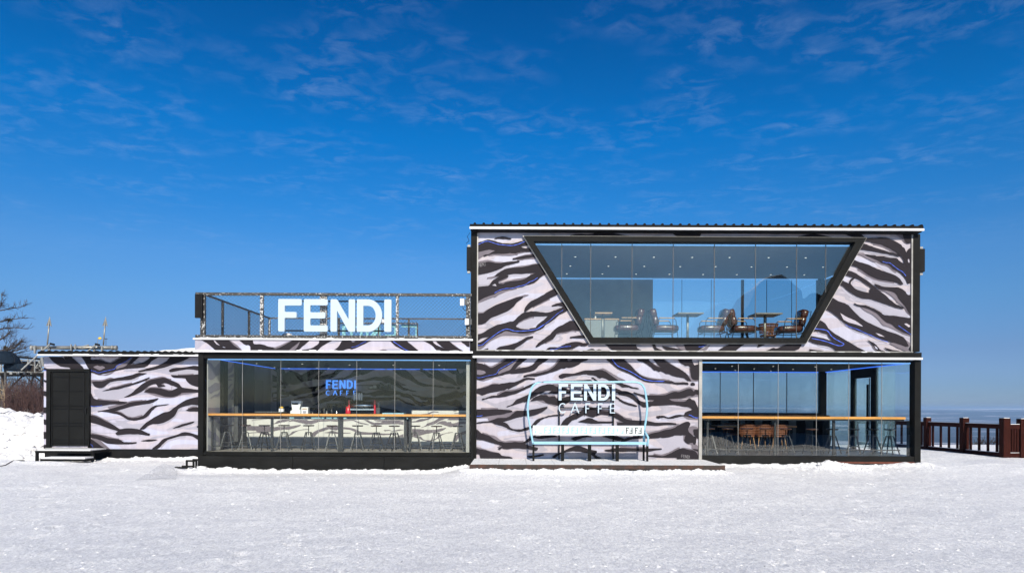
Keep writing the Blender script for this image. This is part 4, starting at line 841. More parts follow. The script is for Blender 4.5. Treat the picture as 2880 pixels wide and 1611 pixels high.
# blue light strips inside
MB().box(-0.9, 10.97, YB-.06, YB-.03, 6.345, 6.383).build('led_or_glint_strip', M['ledglint'], cafe)
MB().box(11.20, 11.23, 19.6, YB-.1, 6.345, 6.383).build('led_or_glint_strip', M['ledglint'], cafe)
MB().box(5.3, 11.0, YB-.08, YB-.07, 3.015, 3.045).build('led_or_glint_strip', M['led'], cafe)
MB().box(11.22, 11.245, 19.45, YB-.15, 3.015, 3.045).build('led_or_glint_strip', M['led'], cafe)

# ------------------------------------------------------------------ glass pavilion
PB = 24.5
pav = thing('glass_pavilion', 'single-storey glass-fronted coffee bar with zebra fascia and black base', 'pavilion', (-5.0, 19.2, 0.0))
MB().box(-8.80, -8.655, 19.13, 19.35, 0.0, 3.235).build('corner_post', M['black'], pav)
MB().box(-1.155, -1.065, 19.10, 19.35, 0.0, 3.235).build('corner_post', M['black'], pav)
fa = MB().box(-8.865, -1.185, 19.07, 19.30, 3.245, 3.60).build('fascia', M['vinylcool'], pav)
print_layers('stripe_print', fa, [(FAS_MID,'stripemid',True),(FAS_DARK,'stripe',True),(ribs(FAS_BLUE),'blueline',False)], lambda a, b: XZ(a, b, 19.07), 19.07, rect(-8.85,-1.19,3.29,3.575))
for z0, z1 in ((3.582, 3.625), (3.235, 3.283)): MB().box(-8.90, -1.10, 19.02, 19.066, z0, z1).build('fascia_trim', M['white'], pav)
MB().box(-8.65, -1.16, 19.15, 19.36, 3.07, 3.232).build('head_beam', M['black'], pav)
MB().box(-8.60, -1.18, 19.30, 19.33, 3.035, 3.066).build('led_or_glint_strip', M['ledglint'], pav)  # pale glow painted in for sky reflected at the glass head, no lamp
pxs = [576, 680, 788, 895, 1002, 1109.5, 1217.5, 1324]
for a, b in zip(pxs, pxs[1:]):
    xa, xb = XZ(a,1145,Y0)[0]+.006, XZ(b,1145,Y0)[0]-.006
    MB().box(xa, xb, 19.24, 19.252, 0.45, 3.06).build('glass_pane', M['glass'], pav)
for a in pxs[1:-1]:
    xa = XZ(a,1145,Y0)[0]; MB().box(xa-.0035, xa+.0035, 19.236, 19.256, 0.45, 3.06).build('pane_joint', M['greytrim'], pav)
MB().box(-8.65, -1.16, 19.15, 19.32, 0.35, 0.445).build('sill', M['black'], pav)
bx = [-8.80, -6.135, -3.575, -1.07]
for i, (a, b) in enumerate(zip(bx, bx[1:])):
    MB().box(a+.006, b-.006, 19.12, 19.20, -0.12, 0.335).build('base_panel', M['blackp'], pav)
for a, b in ((-8.2,-7.0), (-3.5,-2.5), (-2.2,-1.6)): MB().prism([(a,-0.2),(b,-0.2),(b-.1,-0.075),(b-.35,-0.05),((a+b)/2,-0.065),(a+.25,-0.045),(a+.08,-0.08)], 19.105, 19.118).build('base_edge', M['rust'], pav)
MB().box(-8.8, -1.2, 19.33, 24.6, 0.1, 0.44).build('floor', M['floor'], pav)
MB().box(-8.8, -1.2, 19.37, 24.6, 3.10, 3.232).build('ceiling', M['ceilblack'], pav)
MB().box(-8.86, -1.19, 19.305, 24.7, 3.24, 3.61).build('roof_deck', M['darkgrey'], pav)
pw = MB().box(-8.79, -8.66, 19.37, 24.5, 0.45, 3.10).build('side_wall', M['greywall'], pav)
swp = MB().box(-8.655, -8.645, 19.38, 21.2, 0.46, 3.09).build('printed_panel', M['whiteprint'], pw)
# the side wall's print: the lower tile turned onto the wall (its x runs with depth)
def tile_xz(ox, oz, s): return lambda px, py: (ox+(px-1338)*s, oz-(py-1010)*s)
print_layers('stripe_print', swp, [(LOW_MID,'stripelight',True),(LOW_DARK,'stripelight',True)], tile_xz(0, 3.09, 0.01), 0.0, rect(0.02, 1.8, 0.47, 3.08), xyz=lambda v: (-8.645-v[1]*1.0, 19.39+v[0], v[2]))
MB().box(-8.64, -8.53, 20.2, 20.5, 0.45, 3.095).build('column', M['black'], pav)
MB().box(-8.64, -8.53, 21.25, 22.6, 0.45, 3.09).build('fridge', M['darkgrey'], pav)
MB().box(-8.64, -8.56, 22.7, 23.5, 0.45, 2.6).build('cupboard', M['ceil'], pav)
bw = MB().box(-8.8, -1.2, PB, 24.6, 0.45, 3.10).build('back_wall', M['vinyl'], pav)
for k, ox in enumerate((-8.0, -1.75-0.02, -14.25)):
    print_layers('stripe_print', bw, [(LOW_MID,'stripemid',True),(LOW_DARK,'stripe',True)], tile_xz(ox, 3.10, 0.00997), PB-.002*k, rect(max(-8.6,ox+.0), min(-1.3, ox+6.25), 0.5, 3.09))
MB().box(-1.30, -1.21, 19.37, 24.5, 0.45, 3.10).build('side_wall', M['greywall'], pav)
for a, b in ((-8.4,-4.55), (-4.5,-3.3), (-3.2,-2.0)): MB().box(a, b, PB-.04, PB-.015, 3.062, 3.085).build('led_or_glint_strip', M['led'], pav)
MB().box(-8.50, -8.48, 19.45, PB-.05, 3.065, 3.085).build('led_or_glint_strip', M['led'], pav)
MB().box(-8.40, -8.30, 24.35, 24.45, 0.45, 3.1).build('column', M['darkgrey'], pav)

# ------------------------------------------------------------------ hut on the left
YH = 21.8
hut = thing('striped_hut', 'low zebra-striped hut with a dark door and wavy roof edge at the far left', 'hut', (-12.4, 21.8, 0.3))
hx0 = XZ(123,1150,YH)[0]; ht = XZ(340,1003,YH)[1]; hb = XZ(340,1262,YH)[1]
hw = MB().box(hx0, -9.55, YH, 25.0, hb, ht).build('wall', M['vinylcool'], hut)
S = 0.88/1920*YH; seam = XZ(253,1003,YH)[0]
hclip = rect(seam, -9.57, hb+.01, ht-.01)
hxz = lambda px, py: (seam+(px-1338)*S, ht-(py-1004)*S)
hxz2 = lambda px, py: (seam+(px-1338-627)*S, ht-(py-1004)*S)
print_layers('stripe_print', hw, [(HUT_LIGHT,'stripelight',True),(auto_mid(HUT_DARK,2,5,1),'stripelight',True),(auto_mid(HUT_DARK,-2,-3.5,0),'stripemid',True),(HUT_MID,'stripemid',True),(HUT_DARK,'stripe',True),([zz(Zg,"130,400 230,360 300,380 400,385 450,420 300,490")],'stripemid',True),(ribs(HUT_BLUE),'blueline',False)], lambda px, py: XZ(px, py, YH), YH, rect(hx0+.01, -9.57, hb+.01, ht-.01))
dx0, dz1 = XZ(136,1037,YH); dx1, dz0 = XZ(256,1258,YH)
ddr = MB().box(dx0, dx0+.13, YH-.10, YH-.01, dz0, dz1).box(dx1-.045, dx1, YH-.10, YH-.01, dz0, dz1).box(dx0+.131, dx1-.046, YH-.10, YH-.01, dz1-.09, dz1).build('door_frame', M['black'], hut)
lf = MB().box(dx0+.135, dx1-.05, YH-.05, YH-.02, dz0+.06, dz1-.095).build('door_leaf', M['door'], hut)
lx0, lx1, lz0, lz1 = dx0+.135, dx1-.05, dz0+.06, dz1-.095
for f_ in (0.02, 0.46, 0.88): MB().box(lx0+(lx1-lx0)*f_, lx0+(lx1-lx0)*f_+.022, YH-.075, YH-.052, lz0, lz1).build('door_bar', M['blackmat'], lf)
for f_ in (0.04, 0.075, 0.27, 0.31, 0.50, 0.54, 0.74, 0.93): MB().box(lx0+.03, lx1-.005, YH-.085, YH-.077, lz0+(lz1-lz0)*f_, lz0+(lz1-lz0)*f_+.014).build('door_bar', M['blackmat'], lf)
MB().box(lx1-.17, lx1-.05, YH-.11, YH-.09, 1.55, 1.58).box(lx1-.09, lx1-.05, YH-.105, YH-.088, 1.46, 1.66).build('handle', M['blackmat'], lf)
MB().box(dx0, dx1, YH-.14, YH-.02, dz0-.06, dz0-.005).build('threshold', M['steelpale'], hut)
MB().box(XZ(235,1262,YH)[0], -9.55, YH-.03, YH+.1, 0.0, hb-.004).build('base_panel', M['blackp'], hut)
MB().box(hx0, XZ(233,1262,YH)[0], YH+.05, YH+.15, 0.0, hb-.004).build('base_panel', M['blackmat'], hut)
# roof with a corrugated edge
rx0 = XZ(109,990,21.5)[0]; rz = XZ(340,986,21.5)[1]; rzb = XZ(340,997,21.5)[1]
wave = [(-9.5, rzb), (rx0, rzb)]; n_ = 220
top = [(rx0+(-9.5-rx0)*i/n_, rz-0.02+0.022*math.sin((rx0+(-9.5-rx0)*i/n_)*2*math.pi/0.215)) for i in range(n_+1)]
hr_ = MB().prism([(rx0, rzb)]+top+[(-9.5, rzb)], 21.45, 21.52).build('roof_edge', M['black'], hut)
MB().prism([(rx0+.01, rzb+.02)]+[(a, b-.01) for a, b in top]+[(-9.52, rzb+.02)], 21.53, 25.1).build('roof', M['darkgrey'], hut)
MB().box(rx0, -9.5, 21.42, 21.50, rzb-.045, rzb-.003).build('eave_strip', M['white'], hut)
# snow lying on the roof: thin at the left, deep at the right
sn = [(rx0+.5, rz-.03)]; nn = 40
for i in range(nn+1):
    t = i/nn; x = rx0+.6+(-9.5-rx0-.6)*t; d = 0.02+0.03*(1+math.sin(i*1.1))*0.3 + 0.26*max(0,(t-.35)/.65)**1.2
    sn.append((x, rz-.02+d))
sn.append((-9.5, rz-.03))
MB().prism(sn, 22.4, 24.9).build('roof_snow', M['snowcap'], hut)

# door steps
st = thing('door_steps', 'black metal steps with packed snow below the dark hut door', 'steps', (-14.0, 20.8, 0.1))
sx0, sz = XZ(108,1266,20.9); sx1, _ = XZ(270,1266,20.9)
MB().box(sx0, sx1, 20.75, 21.62, sz-.07, sz).build('step', M['black'], st)
MB().box(sx0+.05, sx1-.1, 20.78, 21.6, sz+.002, sz+.028).build('snow_layer', M['snowcap'], st)
MB().box(XZ(128,0,20.4)[0], XZ(256,0,20.4)[0], 20.25, 20.72, sz-.27, sz-.21).build('step', M['black'], st)
MB().box(XZ(130,0,20.4)[0], XZ(250,0,20.4)[0], 20.29, 20.72, sz-.208, sz-.165).build('snow_layer', M['snowcap'], st)
for x in (sx0, sx1-.07): MB().box(x, x+.07, 20.76, 20.83, -0.1, sz-.072).build('step_leg', M['black'], st)

# small metal steps at the pavilion corner
ms = thing('metal_step_frame', 'small black two-step metal frame beside the glass coffee bar corner', 'steps', (-9.2, 19.0, 0.0))
a0, a1 = XZ(527,1292,19.0); b0, b1 = XZ(558,1320,19.0); c0, c1 = XZ(496,1311,19.0)
for y in (18.9, 19.3):
    MB().box(a0, b0, y, y+.04, a1-.05, a1).box(a0, a0+.045, y, y+.04, b1-.15, a1-.051).box(b0-.045, b0, y, y+.04, b1-.15, a1-.051).box(c0, a0-.001, y, y+.04, c1-.045, c1).box(c0, c0+.045, y, y+.04, b1-.15, c1-.046).build('step_frame', M['black'], ms)

# ------------------------------------------------------------------ terrace
ter = thing('terrace_deck', 'low frost-covered metal deck in front of the striped wall, under the bench', 'deck', (2.1, 18.2, 0.1))
TZ = 0.29
x = -1.05
k = 0
for i in range(9):
    w_ = (5.38+1.05)/9
    MB().box(-1.05+i*w_+.004, -1.05+(i+1)*w_-.004, 17.30, 19.19, TZ-.035, TZ).build('deck_panel', M['grate'], ter)
MB().box(-1.07, 5.40, 17.27, 17.295, TZ-.11, TZ-.004).build('edge_beam', M['skirt'], ter)
MB().box(5.385, 5.41, 17.30, 19.1, TZ-.11, TZ-.004).build('edge_beam', M['skirt'], ter)
for x in (-0.9, 1.2, 3.3, 5.2): MB().box(x, x+.09, 17.32, 17.42, -0.15, TZ-.04).build('leg', M['black'], ter)
MB().box(5.33, 5.40, 17.24, 17.31, -0.05, TZ-.11).build('leg', M['black'], ter)
for i in range(5): MB().box(5.0+i*.06, 5.06+i*.06, 17.34, 17.36, -0.1, TZ-.12).build('deck_brace', M['black'], ter) if i == 0 else None

# ------------------------------------------------------------------ rooftop terrace fence
rfz = 3.63
rfn = thing('rooftop_fence', 'frosted black chain-link fence around the glass coffee bar roof', 'fence', (-5.0, 19.15, rfz))
zt = 4.90
def rail(p, q, w1, w2, mk='frost', name='rail'): return MB().bar(p, q, w1, w2).build(name, M[mk], rfn)
rail((-8.86,19.12,zt-.035), (-1.14,19.12,zt-.035), .09, .075); rail((-8.86,19.12,3.675), (-1.14,19.12,3.675), .09, .085)
rail((-8.68,19.2,zt-.03), (-8.68,24.4,zt-.03), .05, .05); rail((-8.68,19.2,3.67), (-8.68,24.4,3.67), .05, .05)
rail((-8.68,24.4,zt-.03), (-1.2,24.4,zt-.03), .05, .05); rail((-8.68,24.4,3.67), (-1.2,24.4,3.67), .05, .05)
def post(px, y, wd, z0=3.72, z1=None, mk='frost'):
    x0 = XZ(px, 890, y)[0]; z1 = z1 or zt-.075
    MB().box(x0-wd/2, x0+wd/2, y-.03, y+.05, z0, z1).build('post', M[mk], rfn)
post(571, 19.12, .13); post(736.5, 19.12, .085, mk='frost2'); post(910, 19.14, .19, mk='frost2'); post(1117.5, 19.12, .07, mk='frost2'); post(1317, 19.12, .12)
for y in (20.45, 22.5): MB().box(-8.71, -8.65, y-.03, y+.03, 3.70, zt-.06).build('post', M['frost'], rfn)
for xx in (-8.68, -6.2, -3.7, -1.25): MB().box(xx-.035, xx+.035, 24.37, 24.43, 3.70, zt-.06).build('post', M['frost2'] if xx == -8.68 else M['frost'], rfn)
def chainlink(o, u, du, h, z0, step=0.105, r=0.0038):
    """wires in a vertical plane starting at o, along u for du metres"""
    mb = MB(); o = Vector(o); u = Vector(u)
    n = int((du+h)/step)
    for i in range(n+1):
        for sgn in (1, -1):
            a = -h + i*step
            t0, t1 = max(0, -a), min(h, du-a)
            if t1 <= t0+.02: continue
            if sgn == 1: p = o+u*(a+t0)+Vector((0,0,z0+t0)); q = o+u*(a+t1)+Vector((0,0,z0+t1))
            else: p = o+u*(a+t0)+Vector((0,0,z0+h-t0)); q = o+u*(a+t1)+Vector((0,0,z0+h-t1))
            mb.tube([p, q], r, 3, cap=False)
    return mb
for (o, u, d) in (((-8.6,19.13,0),(1,0,0),7.4), ((-8.68,19.25,0),(0,1,0),5.1), ((-8.6,24.4,0),(1,0,0),7.3)):
    chainlink(o, u, d, zt-.07-3.72, 3.72).build('wire_mesh', M['wire'], rfn, kind='stuff')
# speaker on the corner, floodlights at the other end
MB().box(-8.83, -8.63, 18.98, 19.06, 4.18, 4.84).box(-8.78,-8.68,18.965,18.978,4.25,4.77).build('corner_speaker', M['blackmat'], None, 'tall black speaker box on the left corner of the rooftop chain-link fence', 'speaker')
def flood(px, py, y, w_, h_, lab, name='floodlight'):
    x, z = XZ(px, py, y)
    t = thing(name, lab, 'floodlight', (x, y, z))
    MB().box(x-w_/2, x+w_/2, y-.05, y, z-h_/2, z+h_/2).build('housing', M['white'], t)
    MB().tube([(x, y+.0, z-h_/2+.03), (x+.04, y+.03, z-h_/2-.10), (x+.2, y+.05, z-h_/2-.16)], .009, 6).build('bracket', M['black'], t)
    MB().box(x+w_/2+.01, x+w_/2+.09, y-.03, y+.03, z-.08, z+.08).build('driver_box', M['darkgrey'], t)
flood(1300, 850, 19.05, .11, .19, 'upper white floodlight at the right end of the rooftop fence')
flood(1313, 905, 19.05, .10, .17, 'lower white floodlight at the right end of the rooftop fence')
flood(1078, 904, 23.6, .10, .15, 'small white floodlight behind the last two letters of the rooftop sign')
# wall speakers on both ends of the upper storey
for side, (x0, x1, lab) in enumerate(((-1.29,-1.175,'black wall box high on the left edge of the upper storey'), (11.425,11.56,'black wall box high on the right edge of the upper storey'))):
    t = thing('wall_box', lab, 'speaker', ((x0+x1)/2, 19.2, 5.6))
    MB().box(x0, x1, 19.14, 19.45, 5.58, 6.22).build('cabinet', M['blackmat'], t)
    MB().box(min(x0,x1)+.02, max(x0,x1)-.02, 19.2, 19.3, 5.50, 5.575).box(min(x0,x1)+.02, max(x0,x1)-.02, 19.2, 19.3, 6.225, 6.29).build('bracket', M['greytrim'], t)
# drain cable at the left corner
MB().tube([(-1.2,19.1,6.6),(-1.27,19.1,6.5),(-1.22,19.1,6.38),(-1.3,19.1,6.3)], .008, 5).build('loose_cable', M['black'], None, 'loose black cable curling at the top left corner of the striped wall', 'cable')

# ------------------------------------------------------------------ rooftop sign
sg = thing('rooftop_sign', 'large pale blue rounded letters on rails in front of the rooftop fence', 'sign', (-5.0, 19.0, 3.8))
zb, zt2 = XZ(940,932.5,18.95)[1], XZ(940,841.5,18.95)[1]
for ch, a, b in (('F',783,849),('E',855,922),('N',930,999),('D',1004,1075),('I',1081,1101)):
    x0, x1 = XZ(a,890,18.95)[0], XZ(b,890,18.95)[0]
    letter_mb(ch, x0, x1, zb, zt2, 18.93, 19.0, 0.178, 0.035).build('letter', M['signwhite'], sg)
for py in (847, 930):
    z = XZ(940,py,19.04)[1]; MB().box(XZ(785,0,19.04)[0], XZ(1103,0,19.04)[0], 19.03, 19.065, z-.018, z+.018).build('rail', M['black'], sg)
for px in (800, 870, 945, 1015, 1090): x0 = XZ(px,0,19)[0]; MB().box(x0-.015, x0+.015, 19.002, 19.028, 3.95, 4.7).build('bracket', M['black'], sg)
# reversed sign facing the other way
rs = thing('rear_rooftop_sign', 'small cyan letter sign seen from behind at the back of the roof', 'sign', (-4.6, 23.5, 3.65))
zb_, zt_ = 3.78, XZ(1100,913,23.5)[1]
for ch, a, b in (('F',1130,1176),('E',1080,1116),('N',1030,1070),('D',985,1020),('I',963,972)):
    x0, x1 = XZ(a,900,23.5)[0], XZ(b,900,23.5)[0]
    mb = letter_mb(ch, -x1, -x0, zb_, zt_, 23.47, 23.53, 0.085, 0.02)
    mb.v = [(-p[0], p[1], p[2]) for p in mb.v]; mb.f = [f[::-1] for f in mb.f]
    mb.build('letter', M['cyan'], rs)
xr0, xr1 = XZ(955,0,23.42)[0], XZ(1180,0,23.42)[0]
MB().box(xr0, xr1, 23.38, 23.42, zt_+.01, zt_+.055).build('rail', M['frost'], rs)
for xx in (xr0, (xr0+xr1)/2, xr1-.04, XZ(1152,0,23.4)[0]): MB().box(xx, xx+.04, 23.38, 23.42, 3.64, zt_+.008).build('post', M['frost'], rs)
# snow clumps lying on the deck behind the fence
for i, (px, h) in enumerate(((812,.13),(825,.08),(905,.10),(918,.07),(570,.06))):
    x0 = XZ(px,0,19.4)[0]; MB().cushion((x0,19.4,3.66+h/2), (h*2.2,.3,h*1.3), .8, 6).build('snow_clump', M['snowcap'], None, ['larger snow clump on the roof edge below the first sign letter','smaller snow clump right of the larger one on the roof edge','snow clump at the foot of the thick frosted post','snow clump right of the thick frosted post foot','snow clump at the left corner of the roof edge'][i], 'snow clump')
# ------------------------------------------------------------------ chairlift bench
bn = thing('chairlift_bench', 'pale blue chairlift bench with monogram backrest on the frosty deck', 'bench', (2.2, 18.7, TZ))
FY = 18.72
fp = [(300,1055),(285,980),(268,890),(245,760),(226,650),(218,520),(228,440),(250,330),(275,250),(300,215),(335,188),(380,173),(450,168),(700,168),(1100,170),(1500,168),(1720,168),(1775,178),(1820,205),(1848,250),(1865,320),(1880,420),(1890,520),(1882,620),(1868,720),(1855,800),(1845,860)]
fpx = [(1440+a/4.968, 1040+b/4.968) for a, b in fp]
pts = [PX(a, b, FY) for a, b in fpx]
pts = [Vector(p) for p in pts]
pts[0] = Vector(PX(fpx[0][0], fpx[0][1], 18.5)); pts[1] = Vector(PX(fpx[1][0], fpx[1][1], 18.6))
MB().tube(pts, .029, 10).build('hoop', M['paleblue'], bn)
q = lambda a, b, y: Vector(PX(1440+a/4.968, 1040+b/4.968, y))
MB().tube([q(1845,850,FY), q(1845,1000,FY)], .034, 8).build('back_tube', M['paleblue'], bn)
MB().tube([q(1850,850,FY), q(1880,900,18.55), q(1903,940,18.42), q(1900,1000,18.40), q(1890,1060,18.40)], .028, 8).build('armrest', M['paleblue'], bn)
bx0, bz1 = q(292,773,FY).x, q(292,773,FY).z; bx1, bz0 = q(1838,912,FY).x, q(1838,912,FY).z
bp_ = MB().box(bx0, bx1, FY-.045, FY-.005, bz0, bz1).build('backrest', M['backrest'], bn)
# monogram tiles printed on the backrest
def mono(x0, x1, z0, z1, y, mk, seed):
    mb = MB(); w_ = x1-x0; h = z1-z0; t = .115
    def add(l): mb.prism([(x0+a*w_, z0+b*h) for a, b in l], y, None)
    add([(.10,.10),(.10+t,.10),(.10+t,.46),(.38,.46),(.38,.46+t),(.10+t,.46+t),(.10+t,.90-t),(.50,.90-t),(.50,.90),(.10,.90)])
    add([(.90,.90),(.90-t,.90),(.90-t,.54),(.62,.54),(.62,.54-t),(.90-t,.54-t),(.90-t,.10+t),(.50,.10+t),(.50,.10),(.90,.10)])
    return mb
nt_ = 12; tw = (bx1-bx0-.06)/nt_
for i in range(nt_):
    xa = bx0+.03+i*tw
    if i not in (0,):
        mono(xa+.01, xa+tw-.01, bz0+.02, bz1-.02, FY-.0478, 'white' if i < 10 else 'blackmat', i).build('monogram', M['paleblue'] if i < 10 else M['seatdark'], bp_)
    else: mono(xa+.01, xa+tw-.01, bz0+.02, bz1-.02, FY-.0478, 'white', i).build('monogram', M['paleblue'], bp_)
def frost_patch(x0, x1, z0, z1, y, seed):
    r_ = random.Random(seed); mb = MB()
    for k in range(26):
        cx_, cz_ = r_.uniform(x0,x1), r_.uniform(z0,z1); r = r_.uniform(.01,.035); n = 7
        p = [(min(max(cx_+r*r_.uniform(.6,1.2)*math.cos(j*2*math.pi/n),x0),x1), min(max(cz_+r*r_.uniform(.6,1.2)*math.sin(j*2*math.pi/n),z0),z1)) for j in range(n)]
        try: mb.prism(dedupe(p), y-.0004*k, None)
        except Exception: pass
    return mb
frost_patch(bx0+.02, bx0+tw*1.1, bz0+.01, bz1-.01, FY-.051, 3).build('rime', M['snowcap'], bp_); frost_patch(bx1-tw*3.1, bx1-tw*2.0, bz0+.01, bz1-.01, FY-.051, 5).build('rime', M['snowcap'], bp_)
s0, s1 = q(300,998,18.42), q(1893,1042,18.42)
MB().box(s0.x, s1.x, 18.40, 18.70, s1.z, s0.z-.03).box(s0.x, s1.x, 18.40, 18.46, s0.z-.029, s0.z).build('seat', M['paleblue'], bn)
for a, yy, wd in ((300,18.43,.055),(707,18.43,.08),(1083,18.43,.09),(1470,18.43,.085),(1890,18.43,.05),(1840,18.72,.05)):
    p = q(a,1060,yy); MB().box(p.x-wd/2, p.x+wd/2, yy-.03, yy+.03, TZ+.001, s1.z-.002).build('leg', M['black'], bn)
for a in (707, 1083, 1470):
    p = q(a,1060,18.68); MB().box(p.x-.03, p.x+.03, 18.62, 18.68, TZ+.001, s1.z-.002).build('leg', M['black'], bn)

# name sign standing behind the bench
cs = thing('cafe_sign', 'pale letters on thin black frame standing behind the bench hoop', 'sign', (2.1, 19.1, TZ))
LY = 19.10
pz = lambda a, b: XZ(1440+a/4.968, 1040+b/4.968, LY)
z1, z0 = pz(900,196)[1], pz(900,425)[1]
for ch, a, b in (('F',652,782),('E',822,985),('N',1006,1175),('D',1202,1364),('I',1395,1440)):
    letter_mb(ch, pz(a,0)[0], pz(b,0)[0], z0, z1, LY-.05, LY, .080, .012).build('letter', M['signwhite'], cs)
z1, z0 = pz(900,462)[1], pz(900,602)[1]
for ch, a, b in (('C',652,758),('A',818,942),('F',1025,1092),('F',1200,1268),('E',1368,1440)):
    letter_mb(ch, pz(a,0)[0], pz(b,0)[0], z0, z1, LY-.05, LY, .030, .005).build('letter', M['signwhite'], cs)
for a in (663, 1420): x0 = pz(a,0)[0]; MB().box(x0-.018, x0+.018, LY+.004, LY+.05, TZ+.001, pz(0,190)[1]).build('post', M['black'], cs)
for b in (205, 422, 524): z = pz(0,b)[1]; MB().box(pz(676,0)[0], pz(1408,0)[0], LY+.008, LY+.035, z-.016, z+.016).build('rail', M['black'], cs)

# ------------------------------------------------------------------ stools
def make_stool(seatmat, h=0.74):
    t = thing('bar_stool', 'stool', 'stool', (0,0,0))
    MB().lathe([(0.0,h-.035),(0.15,h-.035),(0.165,h-.022),(0.165,h-.006),(0.155,h),(0.0,h)], n=20).build('seat', seatmat, t)
    MB().tube([(0,0,h-.30),(0,0,h-.037)], .013, 8).build('spindle', M['iron'], t)
    MB().box(-.075,.075,-.075,.075,h-.225,h-.205).build('hub_plate', M['iron'], t)
    for sx in (1,-1):
        for sy in (1,-1): MB().bar((sx*.065,sy*.065,h-.207),(sx*.185,sy*.185,0.0), .026,.026).build('leg', M['iron'], t)
    r = MB(); c = .137
    for (a, b) in (((-c,-c),(c,-c)),((c,-c),(c,c)),((c,c),(-c,c)),((-c,c),(-c,-c))): r.bar((a[0],a[1],.22),(b[0],b[1],.22),.014,.014)
    r.build('foot_ring', M['iron'], t)
    return t
st_a = make_stool(M['seatdark']); st_b = make_stool(M['seatwood']); st_c = make_stool(M['copper'])
used = set()
def put_stool(proto, loc, rz, label, group):
    o = proto if proto.name not in used else copy_tree(proto)
    used.add(proto.name)
    place(o, loc, rz, label); o['group'] = group; return o
G1 = 'bar stools behind the long window counter of the coffee bar'
FZ = 0.441
ord1 = ['first','second','third','fourth','fifth','sixth','seventh','eighth','ninth','tenth','eleventh','twelfth']
for i, (px, b_) in enumerate(((641,0),(690,1),(744,0),(799,0),(868,0),(934,1),(1006,0),(1058.6,1),(1109,1),(1167,0),(1228,1),(1288,0))):
    y = 20.15+.05*math.sin(i*2.3)
    put_stool(st_b if b_ else st_a, (XZ(px,1200,y)[0], y, FZ), rad([8,20,45,3,30,12,5,-8,40,15,22,-4][i]), '%s stool from the left in the coffee bar row, with %s seat' % (ord1[i], 'reddish wooden' if b_ else 'dark'), G1)
G2 = 'bar stools behind the window counter of the ground-floor room on the right'
for i, (px, k_) in enumerate(((1995,2),(2046,2),(2101,2),(2153,2),(2210,2),(2284,2),(2341,0),(2401,0),(2455,0),(2503,0))):
    y = 20.15+.06*math.sin(i*1.9)
    put_stool(st_c if k_ else st_a, (XZ(px,1200,y)[0], y, 0.401), rad(i*17%60), '%s stool from the left in the right-hand room, with %s seat' % (ord1[i], 'glinting copper-brown' if k_ else 'black'), G2)
# ------------------------------------------------------------------ window counters
wc = thing('window_counter', 'long orange wooden counter on black legs inside the coffee bar glass', 'counter', (-5.0, 19.6, FZ))
x0, z = XZ(579,1165,19.45); x1, _ = XZ(1323,1165,19.45)
z = XZ(950,1163.5,19.45)[1]
MB().box(x0, x1, 19.42, 19.85, z-.06, z).build('counter_top', M['wood'], wc)
MB().box(x0+.02, x1-.02, 19.46, 19.80, z-.10, z-.063).build('apron', M['iron'], wc)
for px, w_ in ((583,.05),(597,.04),(765,.065),(958,.14),(1140,.07),(1153,.05)):
    xx = XZ(px,1200,19.6)[0]; MB().box(xx-w_/2, xx+w_/2, 19.58, 19.64, FZ+.002, z-.102).build('leg', M['iron'], wc)
MB().box(x0+.1, x1-.1, 19.60, 19.62, FZ+.13, FZ+.16).build('foot_rail', M['iron'], wc)
w2 = thing('window_counter', 'orange wooden counter inside the right-hand ground floor glass', 'counter', (8.3, 19.6, .4))
x0 = 5.34; x1 = 11.20; z = XZ(2270,1171,19.45)[1]
xm = XZ(2167,0,19.45)[0]
MB().box(x0, xm-.003, 19.42, 19.85, z-.065, z).build('counter_top', M['wood'], w2)
MB().box(xm+.003, x1, 19.42, 19.85, z-.065, z).build('counter_top', M['wood'], w2)
MB().box(x0+.02, x1-.02, 19.46, 19.80, z-.11, z-.068).build('apron', M['iron'], w2)
for px in (1990, 2180, 2345, 2555): xx = XZ(px,1200,19.6)[0]; MB().box(xx-.03, xx+.03, 19.58, 19.64, .402, z-.112).build('leg', M['iron'], w2)
MB().box(x0+.1, x1-.05, 19.60, 19.62, .53, .56).build('foot_rail', M['iron'], w2)
w3 = thing('back_counter', 'reddish wooden counter along the back windows of the right-hand room', 'counter', (8.0, 24.2, .4))
MB().box(5.3, 11.0, 24.1, 24.50, 1.46, 1.51).build('counter_top', M['wood2'], w3)
for x in np.arange(5.6, 11.0, .6): MB().box(x, x+.25, 24.14, 24.2, .402, 1.458).build('slat', M['darkgrey'] if int(x*10)%2 else M['blackmat'], w3)
MB().box(11.0-.25, 11.0-.02, 24.1-.5, 24.09, .402, 1.50).build('end_panel', M['blackmat'], w3)
